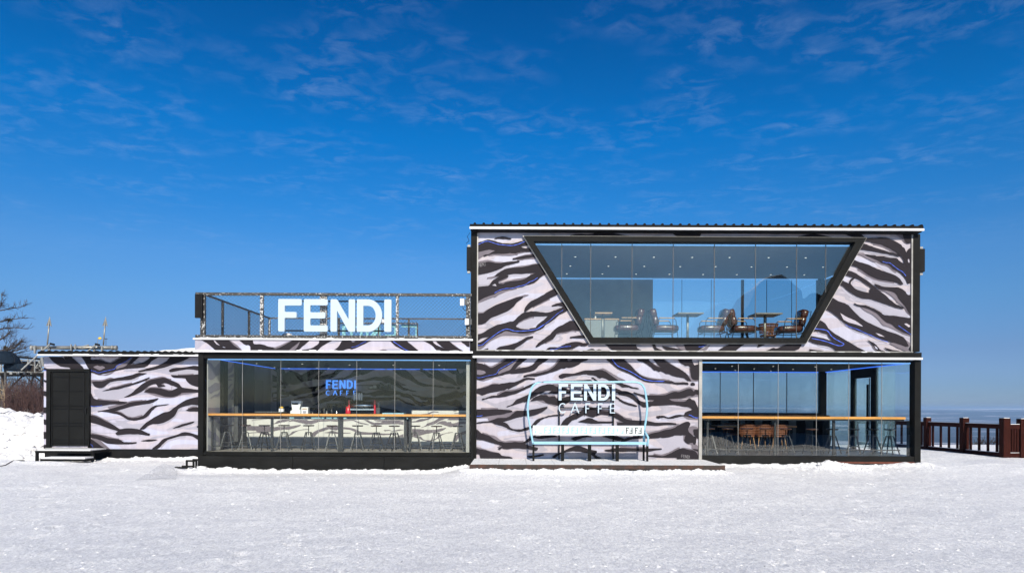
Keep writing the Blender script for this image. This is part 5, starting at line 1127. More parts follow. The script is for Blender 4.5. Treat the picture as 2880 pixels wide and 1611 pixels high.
# ------------------------------------------------------------------ low table and wicker chairs in the right-hand room
lt = thing('low_table', 'low orange wooden table behind the wicker chairs downstairs', 'table', (8.4, 22.9, .4))
xa, za = XZ(2018,1196,22.7); xb, _ = XZ(2241,1196,22.7)
MB().box(xa, xb, 22.7, 23.4, za-.05, za).build('tabletop', M['tableorange'], lt)
for x in (xa+.1, xb-.16):
    for y in (22.78, 23.3): MB().box(x, x+.06, y, y+.06, .402, za-.052).build('leg', M['black'], lt)
def make_wicker():
    t = thing('wicker_chair', 'wicker', 'chair', (0,0,0))
    MB().cushion((0,.0,.43), (.46,.44,.07), .4, 8).build('seat', M['wicker'], t)
    mb = MB()   # curved woven back: strands with gaps
    R = .27
    for k in range(6):
        z = .50+k*.052; pp = [(R*math.sin(a)*(1+.02*k), -.02-R*math.cos(a)*.85, z) for a in [rad(-95+190*i/14) for i in range(15)]]
        mb.tube(pp, .021, 6)
    mb.build('backrest', M['wicker'], t)
    v = MB()
    for i in range(13):
        a = rad(-90+180*i/12); v.tube([(R*math.sin(a), -.02-R*math.cos(a)*.85, .46), (R*math.sin(a)*1.1, -.03-R*math.cos(a)*.9, .79)], .008, 4)
    v.build('backrest_ribs', M['wicker'], t)
    MB().tube([(R*math.sin(a)*1.12, -.03-R*math.cos(a)*.92, .79) for a in [rad(-95+190*i/14) for i in range(15)]], .018, 6).build('top_rim', M['wicker'], t)
    for sx in (-1,1):
        for sy in (-1,1): MB().tube([(sx*.17,sy*.16,.41),(sx*.23,sy*.22,0)], .011, 6).build('leg', M['armwood'], t)
    return t
wk = make_wicker(); G3 = 'wicker chairs at the low orange table'
for i, (px, rz) in enumerate(((2058,180),(2099,0),(2143,5),(2187,-4))):
    o = wk if i == 0 else copy_tree(wk); y = 23.55 if i == 0 else 22.3
    place(o, (XZ(px,1200,y)[0], y, .401), rad(rz), ['wicker chair mostly hidden behind the low orange table','leftmost of the three wicker chairs in front of the low table','middle wicker chair of the three in front of the low table','rightmost of the three wicker chairs in front of the low table'][i]); o['group'] = G3

# ------------------------------------------------------------------ coffee bar interior
bc = thing('bar_counter', 'striped service counter with a pale blue top in the coffee bar', 'counter', (-5.4, 21.2, FZ))
cx0, cx1 = XZ(694,1200,21.0)[0], XZ(1136,1200,21.0)[0]; cz = XZ(960,1172,21.0)[1]
cf = MB().box(cx0, cx1, 21.0, 21.08, FZ+.36, cz-.075).build('front_panel', M['whiteprint'], bc)
print_layers('stripe_print', cf, [(LOW_MID,'stripemid',True),(LOW_DARK,'stripemid',True)], lambda a,b: (cx0+(a-1338)*.0083, cz-.05-(b-1110)*.0058), 21.0, rect(cx0+.01, cx1-.01, FZ+.37, cz-.085))
MB().box(cx0, cx1, 21.03, 21.7, FZ+.002, FZ+.355).build('plinth', M['plinthgrey'], bc)
MB().box(XZ(797,0,21)[0], cx1, 21.94, 21.75, cz-.07, cz).build('counter_top', M['paleblue'], bc)
MB().box(cx0, XZ(797,0,21)[0]-.004, 21.98, 21.75, cz-.07, cz-.01).build('counter_top', M['darkgrey'], bc)
xw0, xw1 = XZ(936,1215,21.96)[0], XZ(1018,1215,21.96)[0]; zw1, zw0 = XZ(980,1199,21.96)[1], XZ(980,1220,21.96)[1]
xs_ = [936, 953, 972, 992, 1011]; we = [949, 967, 987, 1006, 1016]
for ch, a, b in zip('FENDI', xs_, we): letter_mb(ch, XZ(a,0,21.96)[0], XZ(b,0,21.96)[0], zw0, zw1, 21.965, 21.985, .05, .006).build('letter', M['letterwhite'], bc)
b2 = thing('side_counter', 'tall pale striped counter at the right end of the coffee bar', 'counter', (-2.3, 21.0, FZ))
dx0_, dx1_ = XZ(1158,1200,21.2)[0], -1.32; dz_ = XZ(1240,1154,21.2)[1]
df_ = MB().box(dx0_, dx1_, 21.2, 21.8, FZ+.1, dz_).build('body', M['whiteprint'], b2)
print_layers('stripe_print', df_, [(LOW_MID,'stripemid',True),(LOW_DARK,'stripemid',True)], lambda a,b: (dx0_-.3+(a-1338)*.0068, dz_+.3-(b-1010)*.0062), 21.2, rect(dx0_+.01, dx1_-.01, FZ+.12, dz_-.01))
MB().box(dx0_, dx1_, 21.23, 21.8, FZ+.002, FZ+.097).build('plinth', M['plinthgrey'], b2)
tb = MB().box(XZ(1081,0,21.1)[0], XZ(1141,0,21.1)[0], 21.05, 21.5, cz+.002, cz+.13).build('tray_box', M['paleblue'], None, 'pale blue box on the right end of the service counter', 'box')
# point of sale terminal
def onbar(px0, px1, py0, py1, y): a, b = XZ(px0,py0,y); c, d = XZ(px1,py1,y); return a, c, max(d, cz+.002), b
ps = thing('cash_terminal', 'white cash terminal with a dark screen slot on the service counter', 'terminal', (-6.7, 21.25, cz))
a, b, c, d = onbar(818, 849, 1127, 1163, 21.2)
MB().prism([(a,c),(b-.03,c),(b-.03,c+.13),(b-.07,c+.13),(b,d),(a+.02,d),(a+.06,c+.12),(a,c+.08)], 21.15, 21.35).build('housing', M['white'], ps)
MB().box(a+.06, b-.10, 21.135, 21.148, d-.11, d-.06).build('screen', M['blackmat'], ps)
a, b, c, d = onbar(849, 867, 1144, 1163, 21.15)
t = thing('tip_box', 'small white printed box beside the cash terminal', 'box', (a, 21.15, c))
MB().box(a, b, 21.1, 21.25, c, d).build('box_body', M['white'], t); MB().box(a+.03, b-.03, 21.092, 21.098, d-.07, d-.04).build('print', M['armwood'], t); MB().box(a+.05, b-.05, 21.092, 21.098, c+.02, c+.09).build('print', M['stripelight'], t)
# coffee machine
cm = thing('espresso_machine', 'red and chrome espresso machine on the service counter', 'coffee machine', (-4.8, 21.4, cz))
a, b, c, d = onbar(984, 1060, 1125, 1163, 21.4)
for xx in (a, b-.05): MB().prism([(xx+px_, c+pz_) for px_, pz_ in ((0,.0),(.05,.0),(.05,d-c),(0,d-c))], 21.18, 21.72).build('side_panel', M['red'], cm)
MB().box(a+.052, b-.052, 21.3, 21.7, c+.01, d-.02).build('body', M['blackmat'], cm)
MB().tube([(a+.052,21.25,c+.26),(b-.052,21.25,c+.26)], .065, 14).build('front_panel', M['chrome'], cm)
MB().box(a+.055, b-.055, 21.2, 21.28, c+.11, c+.16).build('drip_tray', M['chrome'], cm)
for f_ in (.3, .55, .8): MB().tube([(a+(b-a)*f_,21.22,c+.18),(a+(b-a)*f_,21.1,c+.17)], .018, 6).build('portafilter', M['iron'], cm)
cups = thing('paper_cup_stacks', 'row of four white paper cup stacks on top of the espresso machine', 'cups', ((a+b)/2-.2, 21.4, d))
for k in range(4):
    xx = a+.13+k*.075; MB().lathe([(.026,0),(.03,.02),(.03,.16),(.034,.18),(.024,.2),(.02,.235)], (xx, 21.45, d+.001), 10).build('cup_stack', M['white'], cups)
a, b, c, d = onbar(971, 985, 1143, 1163, 21.2)
rc = thing('red_canister', 'red canister left of the espresso machine', 'canister', ((a+b)/2, 21.25, c))
MB().lathe([(.085,0),(.085,.02),(.07,d-c-.01),(.06,d-c)], ((a+b)/2, 21.25, c), 16).build('tin', M['red'], rc)
MB().lathe([(.062,0),(.062,.025),(.02,.03)], ((a+b)/2, 21.25, d+.001), 12).build('lid', M['darkgrey'], rc)
a, b, c, d = onbar(1059, 1068, 1131, 1163, 21.2)
gr_ = thing('coffee_grinder', 'slim dark coffee grinder right of the espresso machine', 'grinder', ((a+b)/2, 21.25, c))
MB().box(a, b, 21.18, 21.34, c, c+.2).build('base', M['darkgrey'], gr_); MB().lathe([(.03,0),(.055,.12),(.055,.15)], ((a+b)/2, 21.26, c+.202), 12).build('hopper', M['steelpale'], gr_)
# left display case, toppings and jars
dc = thing('display_case', 'low glass pastry case on the left of the service counter', 'case', (-7.2, 21.3, cz))
a, b = XZ(725,0,21.2)[0], XZ(800,0,21.2)[0]
for za_, zb_2 in ((cz-.008, cz+.012), (cz+.14, cz+.15)): MB().box(a, b, 21.1, 21.6, za_, zb_2).build('shelf', M['steelpale'] if za_ > cz else M['darkgrey'], dc)
MB().box(a, b, 21.095, 21.10, cz+.013, cz+.138).build('glass_front', M['glass'], dc)
a, b, c, d = XZ(786,1133,21.3)[0], XZ(798,1133,21.3)[0], 1.80, 1.93
x_ = (a+b)/2
yt = thing('napkin_holder', 'small white holder with a yellow top on the pastry case', 'holder', (x_, 21.3, cz+.152))
MB().box(x_-.07, x_+.07, 21.25, 21.35, cz+.152, cz+.25).build('holder_body', M['white'], yt); MB().cushion((x_,21.3,cz+.285), (.12,.08,.07), .8, 6).build('top', M['yellow'], yt)
for k, (px, hh, mk) in enumerate(((876,.20,'darkgrey'),(884,.14,'steelpale'),(905,.25,'iron'),(917,.34,'darkgrey'),(924,.18,'steelpale'),(938,.30,'iron'),(952,.22,'chrome'))):
    xx = XZ(px,0,21.35)[0]; jr = thing('bar_bottle', '%s bottle or tool from the left between the small white box and the red canister' % ord1[k], 'bottle', (xx, 21.35, cz), 'bottles and tools on the service counter')
    MB().lathe([(.035,0),(.037,hh*.6),(.014,hh*.75),(.014,hh)], (xx, 21.35, cz+.001), 10).build('bottle_body', M[mk], jr)
# wall shelf and equipment behind the bar
sh = thing('wall_shelf', 'dark wall shelf with white packets behind the espresso machine', 'shelf', (-4.2, 24.3, 2.2))
a, b = XZ(1040,0,24.3)[0], XZ(1110,0,24.3)[0]; z = XZ(1075,1092,24.3)[1]
MB().box(a, b, 24.2, 24.49, z-.03, z).build('board', M['blackmat'], sh)
for k in range(6): MB().box(a+.05+k*.13, a+.14+k*.13, 24.3, 24.4, z+.001, z+.06+.05*(k%3)).build('packet', M['white'] if k < 2 else M['darkgrey'], sh)
bkc = MB().box(-8.0, -3.4, 24.0, 24.48, FZ+.002, 1.42).build('back_cabinet', M['blackmat'], None, 'black cabinet along the back wall behind the coffee bar', 'cabinet')
oc = thing('oven', 'dark boxy oven with knobs on the back cabinet', 'oven', (-5.6, 24.1, 1.42))
a, b = XZ(925,0,24.1)[0], XZ(978,0,24.1)[0]
MB().box(a, b, 24.02, 24.4, 1.421, 1.85).build('oven_body', M['iron'], oc)
for k in range(5): MB().tube([(a+.1+k*.13, 24.02, 1.76), (a+.1+k*.13, 23.995, 1.76)], .016, 8).build('knob', M['chrome'], oc)
# lit name on the wall
ns = thing('neon_wall_sign', 'glowing blue letters on the dark wall above the coffee bar', 'sign', (-5.6, 24.4, 2.3))
NY = 24.42; nz = lambda a, b: XZ(780+a/6.44, 1040+b/6.44, NY)
z1, z0 = nz(0,180)[1], nz(0,335)[1]
for ch, a, b in (('F',885,978),('E',1002,1100),('N',1130,1236),('D',1262,1368),('I',1398,1424)):
    letter_mb(ch, nz(a,0)[0], nz(b,0)[0], z0, z1, NY-.03, NY, .052, .008).build('letter', M['letterblue'], ns)
z1, z0 = nz(0,365)[1], nz(0,452)[1]
for ch, a, b in (('C',885,955),('A',1010,1090),('F',1140,1185),('F',1255,1300),('E',1380,1425)):
    letter_mb(ch, nz(a,0)[0], nz(b,0)[0], z0, z1, NY-.03, NY, .022, .004).build('letter', M['letterblue'], ns)
for k, (a,b) in enumerate(((885,1424),)): MB().box(nz(a,0)[0], nz(b,0)[0], NY+.005, NY+.02, nz(0,350)[1]-.005, nz(0,350)[1]+.005).build('rail', M['blackmat'], ns)

# ------------------------------------------------------------------ ceiling downlights
def downlight(loc, r, label, group, first=[None]):
    key = round(r, 3)
    if first[0] is None: first[0] = {}
    if key not in first[0]:
        t = thing('downlight', label, 'ceiling light', (0,0,0)); 
        MB().lathe([(r,-.02),(r*1.15,0),(r*.6,0)], n=14).build('rim', M['steelpale'], t); MB().lathe([(r*.82,-.024),(r*.82,-.0205)], n=14).build('lens', M['lamp'], t)
        first[0][key] = t; o = t
    else: o = copy_tree(first[0][key])
    o.location = loc; o['label'] = label; o['group'] = group
rows = [([1618,1731,1839,1947,2052,2162,2266,2375], 722, 'front'), ([1604,1711,1812,1913,2013,2113.5,2213.5,2315], 748, 'middle'), ([1594,1694,1789,1883,1977.5,2072.5,2168,2262], 770, 'back')]
for pxl, py, nm in rows:
    yy = (6.385-EYE)*F/(HZ+2.4-py)
    for k_, px in enumerate(pxl): downlight((XZ(px,py,yy)[0], yy, 6.383), .035, '%s downlight from the left in the %s row of the upstairs ceiling' % (ord1[k_], nm), 'downlights in the %s row upstairs' % nm)
for k, (px, py) in enumerate(((2012,1035),(2059,1028),(2121,1035),(2175,1028),(2230,1036),(2293,1029),(2338,1036),(2068,1040),(2168,1041))):
    yy = min(24.3, (3.05-EYE)*F/(HZ+3.2-py)); downlight((XZ(px,py,yy)[0], yy, 3.048), .028, '%s downlight from the left in the black ceiling of the lower right room' % ord1[sorted((2012,2059,2121,2175,2230,2293,2338,2068,2168)).index(px)], 'downlights in the right-hand ground floor room')
for k, (px, py) in enumerate(((722,1021),(772,1031),(850,1022),(983,1024),(1106,1024),(1235,1024),(891,1033),(1013,1034),(1127,1034),(1249,1034),(812,1035),(924,1036))):
    yy = min(24.2, (3.10-EYE)*F/(HZ-2.1-py)); downlight((XZ(px,py,yy)[0], yy, 3.098), .030, '%s spot lamp from the left in the dark coffee bar ceiling' % ord1[sorted((722,772,850,983,1106,1235,891,1013,1127,1249,812,924)).index(px)], 'spot lamps in the coffee bar ceiling')

# ------------------------------------------------------------------ upstairs furniture
UZ = 3.657
def make_table(x, y, w_, d_, h, label, mk='tabletop'):
    t = thing('cafe_table', label, 'table', (x, y, UZ))
    MB().box(x-w_/2, x+w_/2, y-d_/2, y+d_/2, UZ+h-.035, UZ+h).build('tabletop', M[mk], t)
    MB().tube([(x,y,UZ+.02),(x,y,UZ+h-.036)], .035, 10).build('pedestal', M['greypipe'], t)
    MB().lathe([(.22,0),(.22,.012),(.05,.02)], (x,y,UZ+.001), 18).build('base', M['iron'], t)
    return t
h = .82
make_table(XZ(1697,885,19.75)[0], 19.9, .50, .45, h, 'small narrow table at the left end of the upstairs window', 'armwood')
make_table(XZ(1934,885,20.0)[0], 20.0, .74, .75, h, 'square table between the left and middle armchair pairs upstairs')
make_table(XZ(2151,885,20.0)[0], 20.0, .76, .75, h, 'square table between the middle pair and the right armchair upstairs')
def make_armchair():
    t = thing('armchair', 'armchair', 'armchair', (0,0,0))
    MB().cushion((.30,0,.36), (.72,.62,.19), .42, 10).build('seat', M['leather'], t)
    rot = Matrix.Rotation(rad(-14), 3, 'Y')
    MB().cushion((-.03,0,.58), (.20,.60,.30), .5, 10, rot).build('back_cushion', M['leather'], t)
    MB().cushion((-.09,0,.80), (.21,.60,.26), .5, 10, rot).build('head_cushion', M['leather'], t)
    for sy in (-.34, .34):
        MB().cushion((.27,sy,.635), (.46,.055,.03), .3, 6).build('armrest', M['armwood'], t)
        MB().tube([(.48,sy,.62),(.53,sy,.58),(.60,sy,.0)], .011, 6).build('front_leg', M['iron'], t)
        MB().tube([(.06,sy,.62),(-.02,sy,.45),(-.14,sy,0)], .011, 6).build('rear_leg', M['iron'], t)
    MB().tube([(-.05,.34,.24),(.56,.34,.24),(.56,-.34,.24),(-.05,-.34,.24),(-.05,.34,.24)], .012, 6).build('seat_frame', M['iron'], t)
    MB().tube([(-.12,.30,.28),(-.24,.30,.86),(-.24,-.30,.86),(-.12,-.30,.28)], .010, 6).build('back_frame', M['iron'], t)
    return t
ac = make_armchair(); G4 = 'brown leather armchairs upstairs'
specs = [(1790,19.95,180,'armchair facing left beside the narrow table, half of the left back-to-back pair'), (1842,19.95,0,'armchair facing right, half of the left back-to-back pair'),
 (2028,19.95,180,'brown leather armchair facing left, half of the middle back-to-back pair'), (2060,19.95,0,'brown leather armchair facing right, half of the middle back-to-back pair'), (2246,20.0,180,'rightmost brown leather armchair, close to the slanted window edge')]
for i, (px, y, rz, lab) in enumerate(specs):
    o = ac if i == 0 else copy_tree(ac)
    place(o, (XZ(px,900,y)[0], y, UZ+.02), rad(rz), lab); o['group'] = G4
ut = thing('long_table', 'long orange wooden table with slanted black legs at the back upstairs', 'table', (9.0, 23.2, UZ))
xa, za = XZ(2075,914,23.0); xb, _ = XZ(2215,914,23.0); za = UZ+.80
MB().box(xa, xb, 22.9, 23.6, za-.05, za).build('tabletop', M['tableorange'], ut)
for xx in (xa+.3, xb-.5):
    for s_ in (-1,1): MB().bar((xx,23.2,za-.05),(xx+s_*.28,23.2,UZ+.002), .06,.06).build('leg', M['iron'], ut)
o = copy_tree(wk); place(o, (XZ(2160,930,22.2)[0], 22.2, UZ+.002), rad(0), 'wicker chair in front of the long orange table upstairs'); o['group'] = 'wicker chair upstairs'
cb = thing('side_board', 'low pale sideboard behind the slanted left edge of the upstairs window', 'sideboard', (2.9, 22.0, UZ))
MB().box(2.3, 3.35, 21.6, 22.2, UZ+.002, UZ+.85).build('cabinet', M['ceil'], cb); MB().box(2.28, 3.37, 21.58, 22.22, UZ+.852, UZ+.89).build('board_top', M['armwood'], cb)
MB().lathe([(.03,0),(.03,.1),(.012,.14),(.012,.2)], (2.65,21.8,UZ+.891), 10).build('white_bottle', M['white'], None, 'small white bottle on the pale sideboard upstairs', 'bottle')

# ------------------------------------------------------------------ machine parts above the hut roof
hp = thing('lift_machinery_beam', 'long grey pipe beam with brackets resting above the hut roof', 'machinery', (-12.8, 22.3, 3.6))
py_ = 22.3; pa = Vector(PX(90,977.5,py_)); pb = Vector(PX(329,977.5,py_)); rr = XZ(0,972,py_)[1]-XZ(0,983,py_)[1]
MB().tube([pa,pb], rr/2*.95, 16).build('pipe', M['greypipe'], hp)
for px in (90, 99, 316, 326): p = PX(px,978,py_); MB().tube([(p[0]-.03,p[1],p[2]),(p[0]+.03,p[1],p[2])], rr/2*1.25, 16).build('flange', M['steelpale'], hp)
for px in (104, 124, 144, 207, 270, 292): p = PX(px,984,py_); MB().box(p[0]-.025, p[0]+.025, py_-.12, py_-.06, p[2]-.12, p[2]+.10).build('bracket', M['steelpale'], hp)
for p0, p1 in (((60,1040),(141,967)), ((246,988),(271,967)), ((200,968),(200,982)), ((212,968),(212,982)), ((228,975),(250,970))):
    MB().bar(PX(*p0,py_-.2), PX(*p1,py_-.2), .035,.035).build('strut', M['steelpale'], hp)
for p0, p1 in (((141,966),(153,969)), ((268,967),(280,970))): MB().bar(PX(*p0,py_-.2), PX(*p1,py_-.2), .05,.06).build('strut', M['blackmat'], hp)
for a, b, c in ((90,109,118),(118,123,0)): pass
for k, (bx_, tx_, lab) in enumerate(((133,140,'left arrow-tipped metal pole standing on the grey pipe beam'), (290.5,297.5,'right arrow-tipped metal pole standing on the grey pipe beam'))):
    t = thing('arrow_pole', lab, 'pole', PX(bx_,970,py_))
    p0, p1 = Vector(PX(bx_,971,py_)), Vector(PX(tx_,890,py_)); d = (p1-p0)
    MB().tube([p0, p0+d*.75], .022, 8).build('shaft', M['greypipe'], t)
    mb = MB()
    for ang in (0, 60, 120):
        ca, sa = math.cos(rad(ang)), math.sin(rad(ang)); b0 = p0+d*.66; 
        for s_ in (-1,1):
            o_ = Vector((ca,sa,0))*s_*.085
            n0 = len(mb.v); n_v = Vector((-sa,ca,0))*.004
            tri = [p0+d*.72, b0+o_, p1]
            mb._add([q_+n_v for q_ in tri]+[q_-n_v for q_ in tri], [(0,1,2),(5,4,3),(0,3,4,1),(1,4,5,2),(2,5,3,0)])
    mb.build('arrow_head', M['armwood'] if False else M['steelpale'], t)
p = PX(277,952,28.0); fl = thing('wind_sock', 'tiny yellow flag on a thin pole far beyond the hut roof', 'flag', PX(272,980,28.0))
MB().tube([PX(271,985,28.0), PX(276,951,28.0)], .008, 5).build('flagpole', M['greypipe'], fl); MB().cushion(PX(281,951,28.0), (.14,.06,.09), .8, 6).build('flag', M['yellow'], fl)
wv = thing('weather_vane', 'small dark cross-shaped weather vane right of the right arrow pole', 'weather vane', PX(298,975,26))
MB().tube([PX(298,984,26), PX(298,950,26)], .008, 5).build('mast', M['iron'], wv); MB().bar(PX(295,953,26), PX(302,953,26), .02,.02).build('vane', M['iron'], wv)

# ------------------------------------------------------------------ lift station walkway at the left
lsn = thing('lift_station_walkway', 'frosted grey steel walkway and railings behind the hut', 'walkway', (-23, 31, 1.2))
yy = 31.0
def pbar(p0, p1, w_, mk='steelpale', name='rail', y=yy): return MB().bar(PX(*p0,y), PX(*p1,y), w_, w_).build(name, M[mk], lsn)
a, b = PX(-60,1046,yy), PX(124,1050,yy)
MB().box(a[0], b[0], yy, yy+1.4, a[2]-.13, a[2]).build('deck', M['blackp'], lsn)
MB().box(a[0], b[0], yy-.02, yy-.002, a[2]-.02, a[2]+.03).build('deck_edge', M['steelpale'], lsn)
for px in (3, 20, 40, 60, 79, 98): pbar((px,1045),(px,1022 if px < 25 else 1010),.05,name='rail_post')
for k_, px in enumerate((37, 57, 76, 96)): MB().box(PX(px,0,yy)[0]-.06, PX(px,0,yy)[0]+.06, yy-.05, yy-.021, a[2]-.10, a[2]+.02).build('joist_end', M['steelpale'], lsn)
for p0, p1 in (((40,1030),(72,1030)), ((55,1012),(122,1014)), ((60,1024),(100,1026)), ((0,1030),(24,1030))): pbar(p0, p1, .04)
pbar((52,1004),(122,1010), .09, 'blackp', 'beam'); 
for p0, p1 in (((112,1014),(114,1042)), ((106,1030),(120,1040)), ((118,1004),(123,1030)), ((102,1035),(112,1022))): pbar(p0, p1, .10, 'steelpale', 'machine_part')
MB().box(PX(60,0,yy+.6)[0], PX(110,0,yy+.6)[0], yy+.5, yy+.9, PX(0,1042,yy)[2], PX(0,1013,yy)[2]).build('machine_housing', M['blackmat'], lsn)
for px in (8, 118): 
    p = PX(px,1050,yy+.7); MB().tube([(p[0],p[1],-.3),(p[0],p[1],p[2]-.1)], .07, 10).build('support_leg', M['darkgrey'], lsn)
pp = [PX(a_, b_, yy+.2) for a_, b_ in ((12,1115),(35,1085),(60,1060),(80,1052),(100,1060),(122,1078))]
MB().tube(pp, .035, 6).build('arched_pipe', M['blackp'], lsn)
cn = thing('navy_canopy', 'dark navy domed canopy beside the steel walkway at the left edge', 'canopy', PX(15,1030,29.5))
c_ = PX(15,1018,29.5)
MB().lathe([(.60,-.08),(.58,.0),(.50,.20),(.36,.36),(.18,.46),(.0,.49)], c_, 24).build('dome', M['navy'], cn)
MB().cushion((c_[0]+.45, 29.6, c_[2]-.22), (1.0, .6, .34), .5, 8).build('lower_shell', M['navy'], cn)
MB().tube([(c_[0],29.5,c_[2]-2.2),(c_[0],29.5,c_[2]-.1)], .05, 8).build('pole', M['darkgrey'], cn)

# ------------------------------------------------------------------ bare trees and brush
def branches(mb, p, d, r, l, depth, rnd_, bias, spread=.55, nsub=3):
    pts_ = [p.copy()]; rs = [r]; q_ = p.copy(); dd = d.copy()
    k = 4
    for i in range(k):
        dd = (dd + Vector((rnd_.uniform(-.22,.22), rnd_.uniform(-.22,.22), rnd_.uniform(-.16,.20))) + bias*.05).normalized()
        q_ = q_ + dd*l/k; pts_.append(q_.copy()); rs.append(r*(1-.62*(i+1)/k))
    mb.tube(pts_, rs, 6 if depth > 2 else 3, cap=False)
    if depth == 0: return
    for i in range(nsub+ (1 if depth < 3 else 0)):
        j = rnd_.randint(1, k); 
        nd = (dd + Vector((rnd_.uniform(-1,1), rnd_.uniform(-1,1), rnd_.uniform(-.5,.9)))*spread + bias*.3).normalized()
        branches(mb, pts_[j], nd, rs[j]*.72, l*rnd_.uniform(.5,.78), depth-1, rnd_, bias, spread, nsub)
def bare_tree(name, base, h, r, seed, label, bias=Vector((0,0,0)), depth=5, mk='bark', spread=.6, lean=Vector((0,0,1)), l0=None, group=None):
    rnd_ = random.Random(seed); t = thing(name, label, 'tree', base, group)
    tr = MB(); b0 = Vector(base); top_ = b0 + lean.normalized()*h*.42
    tr.tube([b0-Vector((0,0,.3)), b0+(top_-b0)*.5+Vector((.05,0,0)), top_], [r, r*.85, r*.7], 8).build('trunk', M[mk], t)
    mb = MB()
    for i in range(6):
        p = b0 + (top_-b0)*rnd_.uniform(.45,1.0); a_ = rnd_.uniform(0, 6.28)
        d = (Vector((math.cos(a_), math.sin(a_), rnd_.uniform(.2,1.0))) + bias).normalized()
        branches(mb, p, d, r*.42, (l0 or h*.33)*rnd_.uniform(.8,1.1), depth-1, rnd_, bias, spread)
    mb.build('crown', M[mk], t); return t
bt = bare_tree('bare_tree', PX(-75,1150,33)[:2]+(gz(PX(-75,0,33)[0],33),), 5.2, .15, 5, 'bare dark tree with dense twigs at the left edge of the photo', Vector((.25,0,0)), 5)
rnb = random.Random(8); bm2 = MB()
for pl_ in ([(-80,960),(-30,915),(0,905),(30,898),(80,893)], [(-80,930),(-30,885),(0,873),(35,867),(60,863),(72,856)], [(-80,980),(-20,930),(10,924),(40,921),(78,925)], [(-80,1010),(-20,985),(15,985),(34,972),(40,962)], [(15,985),(40,978),(55,965),(58,958)], [(-80,900),(-20,872),(2,860),(6,840),(4,826)], [(-40,1000),(10,995),(50,984),(72,978)], [(-60,985),(0,955),(18,945),(30,930)]):
    pts_ = [Vector(PX(a_, b_, 33+rnb.uniform(-.4,.4))) for a_, b_ in pl_]
    bm2.tube(pts_, [.045*(1-.17*i_) for i_ in range(len(pts_))], 5, cap=False)
    for k_ in range(46):
        i_ = rnb.randint(1, len(pts_)-2) if len(pts_) > 3 else 1; t_ = rnb.random(); s_ = pts_[i_].lerp(pts_[i_+1], t_)
        dv_ = Vector((rnb.uniform(-.1,.9), rnb.uniform(-.4,.4), rnb.uniform(-.25,.8))).normalized(); l_ = rnb.uniform(.15,.45)
        m_ = s_+dv_*l_*.5; e_ = m_+(dv_+Vector((rnb.uniform(-.5,.5),0,rnb.uniform(-.3,.5)))).normalized()*l_*.5
        bm2.tube([s_, m_, e_], [.009,.007,.003], 3, cap=False)
        e2 = m_+(dv_+Vector((rnb.uniform(-.9,.9),0,rnb.uniform(-.5,.8)))).normalized()*l_*.4; bm2.tube([m_, e2], [.006,.003], 3, cap=False)
bm2.build('boughs', M['bark'], bt)
for px, py in ((25,900),(14,978)):
    p = PX(px,py,33); rn = random.Random(px); mb = MB()
    for k in range(60):
        d = Vector((rn.gauss(0,1),rn.gauss(0,1),rn.gauss(0,1))).normalized(); mb.tube([Vector(p), Vector(p)+d*rn.uniform(.07,.17)], .012, 3, cap=False)
    mb.build('mistletoe_clump', M['nest'], bt)
bare_tree('bare_tree', PX(10,1160,28.5)[:2]+(gz(PX(10,0,28.5)[0],28.5),), 2.6, .045, 12, 'thin pale tree with a straight light trunk above the snow bank', Vector((.15,0,0)), 4, 'barkpale', .4, l0=.9)
for k, (px, lab) in enumerate(((48,'slim dark sapling under the left part of the steel walkway'),(88,'slim dark sapling under the right part of the steel walkway'))):
    bare_tree('sapling', PX(px,1160,30)[:2]+(gz(PX(px,0,30)[0],30),), 2.6, .045, 30+k, lab, Vector((.05,0,0)), 4, 'bark', .5, l0=1.0)
def thicket(seed, y0, y1, px0, px1, n, ztop, mk, name, label):
    rn = random.Random(seed); mb = MB()
    for i in range(n):
        y = rn.uniform(y0, y1); px = rn.uniform(px0, px1); x = PX(px,0,y)[0]; z = gz(x, y)-.1
        hgt = (ztop-z)*(.35+.65*rn.random()**1.6); lean = Vector((rn.uniform(-.25,.25), rn.uniform(-.2,.2), 1)).normalized()
        p = Vector((x,y,z)); m1 = p+lean*hgt*.5+Vector((rn.uniform(-.08,.08),0,0)); e = m1+Vector((lean.x+rn.uniform(-.3,.3),lean.y,1)).normalized()*hgt*.5
        mb.tube([p,m1,e], [.009,.007,.003], 3, cap=False)
        for k in range(5):
            t_ = rn.uniform(.25,.95); s_ = p+(m1-p)*t_*2 if t_ < .5 else m1+(e-m1)*(t_-.5)*2
            mb.tube([s_, s_+Vector((rn.uniform(-.35,.35), rn.uniform(-.3,.3), rn.uniform(.15,.5)))*hgt*.28], [.006,.003], 3, cap=False)
    return mb.build(name, M[mk], None, label, 'brush', None, 'stuff')
thicket(1, 27.5, 30.5, 14, 128, 560, 2.95, 'twigred', 'red_brush', 'reddish leafless brush behind the snow bank')
thicket(2, 31.9, 35, -30, 135, 760, 3.35, 'twiggrey', 'grey_brush', 'taller grey-brown leafless brush under the walkway')

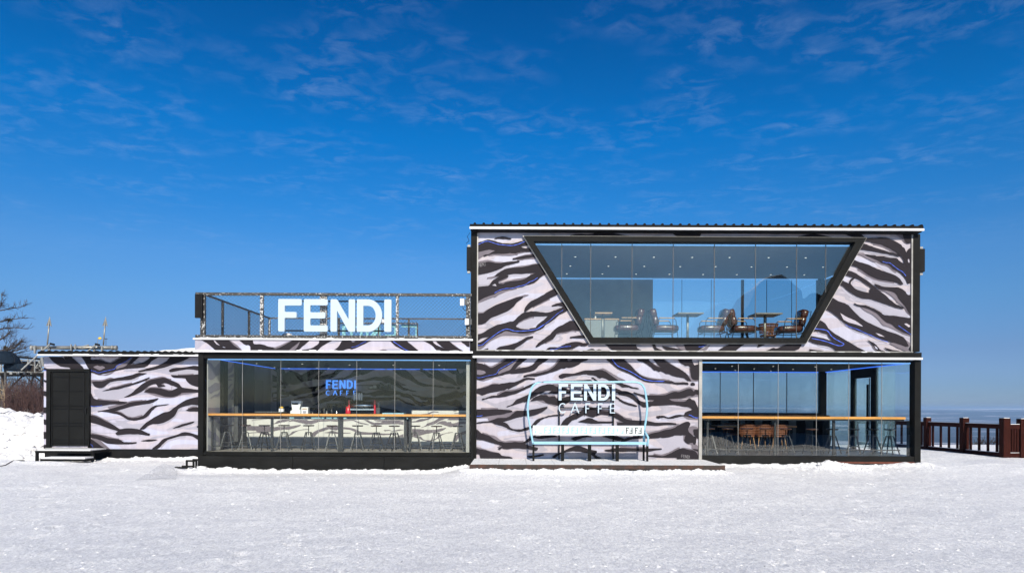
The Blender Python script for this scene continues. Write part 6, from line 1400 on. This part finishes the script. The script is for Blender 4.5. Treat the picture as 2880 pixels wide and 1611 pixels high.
# ------------------------------------------------------------------ timber fence on the right
tf = thing('timber_fence', 'dark brown timber railing with square posts at the summit edge on the right', 'fence', (15, 24, .3))
posts = [PX(2400,0,28.0)[:2], PX(2510,0,26.4)[:2], PX(2613,0,24.5)[:2], PX(2717,0,22.7)[:2], PX(2831,0,21.0)[:2], PX(2879,0,21.1)[:2]]
fz = [1.40,1.41,1.42,1.44,1.46,1.44]; wds = [.17,.17,.18,.20,.21,.20]
for (x, y), zt_p, wd in zip(posts, fz, wds):
    ang = .35; mb = MB(); c, s_ = math.cos(ang)*wd/2, math.sin(ang)*wd/2
    g = gz(x, y)-.2
    mb.bar((x,y,g),(x,y,zt_p), wd, wd); mb.build('fence_post', M['browntimber'], tf)
    MB().box(x-wd*.42, x+wd*.42, y-wd*.42, y+wd*.42, zt_p+.001, zt_p+.015).build('frost_cap', M['snowcap'], tf)
for i in range(len(posts)-1):
    (xa, ya), (xb, yb) = posts[i], posts[i+1]; d = Vector((xb-xa, yb-ya, 0)); L_ = d.length; u = d/L_
    p0 = Vector((xa,ya,0))+u*wds[i]*.55; p1 = Vector((xb,yb,0))-u*wds[i+1]*.55
    zr = 1.20; zl = .32
    up = Vector((0,0,1))
    MB().bar(p0+up*zr, p1+up*zr, .09, .14).build('rail', M['browntimber'], tf); MB().bar(p0+up*(zr+.078), p1+up*(zr+.078), .08, .014).build('rail_snow', M['snowcap'], tf)
    MB().bar(p0+up*zl, p1+up*zl, .09, .14).build('rail', M['browntimber'], tf); MB().bar(p0+up*(zl+.078), p1+up*(zl+.078), .06, .012).build('rail_snow', M['snowcap'], tf)
    nb = max(4, int((p1-p0).length/.34))
    for k in range(nb):
        q_ = p0+(p1-p0)*((k+.5)/nb); MB().bar(q_+up*(zl+.085), q_+up*(zr-.071), .055, .06).build('baluster', M['browntimber'], tf)
# tree tops below the fence
for k, (px, y, s_) in enumerate(((2760,34,1.0),(2800,36,1.2),(2840,33,1.0),(2872,38,1.3),(2735,40,1.0),(2690,44,1.1))):
    x = PX(px,0,y)[0]; zt_p = PX(px,[1236,1234,1240,1232,1248,1254][k],y)[2]; rn = random.Random(k+50)
    t = thing('distant_treetop', ['dark treetop seen between fence bars left of the middle bay','tall dark treetop in the middle of the right fence bay','dark treetop near the big corner post','dark treetop beyond the last fence post','low treetop at the left of the right fence bay','low treetop behind the thick second fence post'][k], 'tree', (x, y, zt_p-4*s_))
    MB().tube([(x,y,zt_p-5*s_),(x,y,zt_p-.5)], [.12,.03], 6).build('trunk', M['bark'], t)
    mb = MB()
    for j in range(420):
        r_ = abs(rn.gauss(0,.55))*s_; a_ = rn.uniform(0,6.28); zz_ = zt_p - rn.uniform(0,2.2)*s_ - r_*.7
        q_ = Vector((x+r_*math.cos(a_), y+r_*math.sin(a_), zz_)); mb.tube([q_, q_+Vector((rn.uniform(-.25,.25),rn.uniform(-.25,.25),rn.uniform(.05,.4)))*s_], [.018,.006], 3, cap=False)
    mb.build('crown', M['bark'], t)

# ------------------------------------------------------------------ what the glass mirrors: a bare tree and a dark lodge behind the camera
bare_tree('bare_tree', (-13.5, -9.0, gz(-13.5,-9)), 7.2, .16, 77, 'bare tree mirrored in the coffee bar glass, standing behind the camera', Vector((0,0,.1)), 5)
lo = thing('dark_lodge', 'dark gabled lodge behind the camera, mirrored in the upstairs window', 'building', (20, -9, 0))
lp = [(12.5,-.3),(30,-.3),(30,9.0),(19.5,9.2),(18.2,10.5),(16.8,9.6),(12.5,3.2)]
MB().prism(lp, -12.0, -8.0).build('wall', M['lodge'], lo)
MB().prism([(12.2,3.25),(12.5,3.22),(16.78,9.62),(18.2,10.53),(19.5,9.22),(30.1,9.02),(30.1,9.2),(19.6,9.42),(18.2,10.78),(16.6,9.8)], -12.2, -7.8).build('roof', M['lodge'], lo)
# ------------------------------------------------------------------ small things on the snow
MB().cushion((PX(55,1277,20.3)[0], 20.3, gz(PX(55,1277,20.3)[0],20.3)+.03), (.3,.12,.07), .5, 6).build('dark_block', M['blackmat'], None, 'small dark block lying on the snow left of the door steps', 'block')
cab = [PX(a_, b_, y_) for a_, b_, y_ in ((-10,1305,19.0),(15,1295,19.4),(38,1284,20.0),(50,1279,20.2))]
cab = [(p[0], p[1], gz(p[0], p[1])+.012) for p in cab]
MB().tube(cab, .012, 5).build('ground_cable', M['blackmat'], None, 'thin black cable lying on the snow at the left edge', 'cable')
# grey mat in front of the small steps
mx_ = [PX(a_, b_, F*(EYE-.12)/(b_-HZ+4)) for a_, b_ in ((380,1336),(495,1333),(500,1300),(455,1296))]
mbm = MB(); n = 14
vs_ = []
for i in range(n+1):
    for j in range(n+1):
        u, v = i/n, j/n; x = (mx_[0][0]*(1-u)+mx_[1][0]*u)*(1-v)+(mx_[3][0]*(1-u)+mx_[2][0]*u)*v; y = (mx_[0][1]*(1-u)+mx_[1][1]*u)*(1-v)+(mx_[3][1]*(1-u)+mx_[2][1]*u)*v
        vs_.append((x, y, gz(x, y)+.006))
mbm._add(vs_, [(i*(n+1)+j, (i+1)*(n+1)+j, (i+1)*(n+1)+j+1, i*(n+1)+j+1) for i in range(n) for j in range(n)])
M['mat'] = mat('snowy_mat', (0.42,0.42,0.43), .9, c2=(.80,.80,.82), scale=22, thr=(.36,.60))
mbm.build('rubber_mat', M['mat'], None, 'grey snow-dusted mat on the ground by the small metal steps', 'mat')
# snow crumbs thrown up along the walls and over the field
def ico():
    bm_ = bmesh.new(); bmesh.ops.create_icosphere(bm_, subdivisions=1, radius=1.0)
    v = [tuple(q_.co) for q_ in bm_.verts]; f = [[q_.index for q_ in p.verts] for p in bm_.faces]; bm_.free(); return v, f
IV, IF = ico()
rn = random.Random(99); mb = MB()
def crumb(x, y, s_):
    z = gz_fast(x, y); k = [rn.uniform(.6,1.25) for _ in IV]; sx_ = rn.uniform(1.1, 2.0)
    mb._add([(x+v[0]*s_*k[i]*sx_, y+v[1]*s_*k[i], z+v[2]*s_*k[i]*.6) for i, v in enumerate(IV)], IF, 0, False)
cl_ = []
for i in range(420): cl_.append((rn.uniform(-8.9,-1.2), 18.98-abs(rn.gauss(0,.16)), abs(rn.gauss(0,.028))+.008))
for i in range(300): cl_.append((rn.uniform(-1.2,5.5), 17.12-abs(rn.gauss(0,.14)), abs(rn.gauss(0,.024))+.008))
for i in range(360): cl_.append((rn.uniform(5.6,11.7), 19.0-abs(rn.gauss(0,.28)), abs(rn.gauss(0,.016))+.005))
for i in range(260): cl_.append((rn.gauss(8.7,.45), rn.gauss(18.3,.25), abs(rn.gauss(0,.02))+.006))
for i in range(260): cl_.append((rn.uniform(-15.6,-9.4), 21.5-abs(rn.gauss(0,.35)), abs(rn.gauss(0,.02))+.006))
for i in range(1300): cl_.append((rn.uniform(-24,-15.0), rn.uniform(21.3,27), abs(rn.gauss(0,.095))+.02))
for i in range(5200):
    y = 5.6+12.5*rn.random()**1.15; cl_.append((rn.uniform(-.8,.8)*y, y, min(.026, abs(rn.gauss(0,.006))+.003)))
Xc = np.array([c[0] for c in cl_]); Yc = np.array([c[1] for c in cl_]); Zc_ = ground_z(Xc, Yc)
zmap = iter(Zc_.tolist())
def gz_fast(x, y): return next(zmap)
for c in cl_: crumb(*c)
mb.build('snow_crumbs', M['snow'], None, 'loose crumbs and lumps of snow along the walls and on the bank', 'snow', None, 'stuff')

def ledge_snow(parent, x0, x1, y0, y1, z, n, seed):
    r_ = random.Random(seed); m_ = MB()
    for k in range(n):
        x = r_.uniform(x0, x1); m_.cushion((x, r_.uniform(y0, y1), z+.006), (r_.uniform(.05,.28), .05, r_.uniform(.015,.035)), .7, 5)
    m_.build('ledge_snow', M['snowcap'], parent, None, None, None, 'stuff')
ledge_snow(pav, -8.8, -1.3, 19.03, 19.05, 3.625, 16, 1); ledge_snow(pav, -8.8, -1.3, 19.03, 19.05, 3.285, 14, 2)
ledge_snow(hut, -15.0, -9.7, 21.43, 21.46, rzb-.003, 12, 3); ledge_snow(cafe, -1.0, 11.3, 19.05, 19.10, 3.305, 14, 4)
# ------------------------------------------------------------------ air: a closed box of thin haze round everything
hm = bpy.data.materials.new('haze_air'); hm.use_nodes = True; ht_ = hm.node_tree; ht_.nodes.clear()
ho = ht_.nodes.new('ShaderNodeOutputMaterial'); pv = ht_.nodes.new('ShaderNodeVolumePrincipled')
pv.inputs['Color'].default_value = (0.45, 0.68, 1.0, 1); pv.inputs['Density'].default_value = 0.00021; pv.inputs['Anisotropy'].default_value = 0.0
ht_.links.new(pv.outputs[0], ho.inputs['Volume'])
hz_min = float(GZ.min())-1.0; hz_max = max(14.0, float(GZ.max())+3)
MB().box(-10050, 10050, -10050, 10050, hz_min, hz_max).build('haze', hm, None, None, None, None, 'stuff')
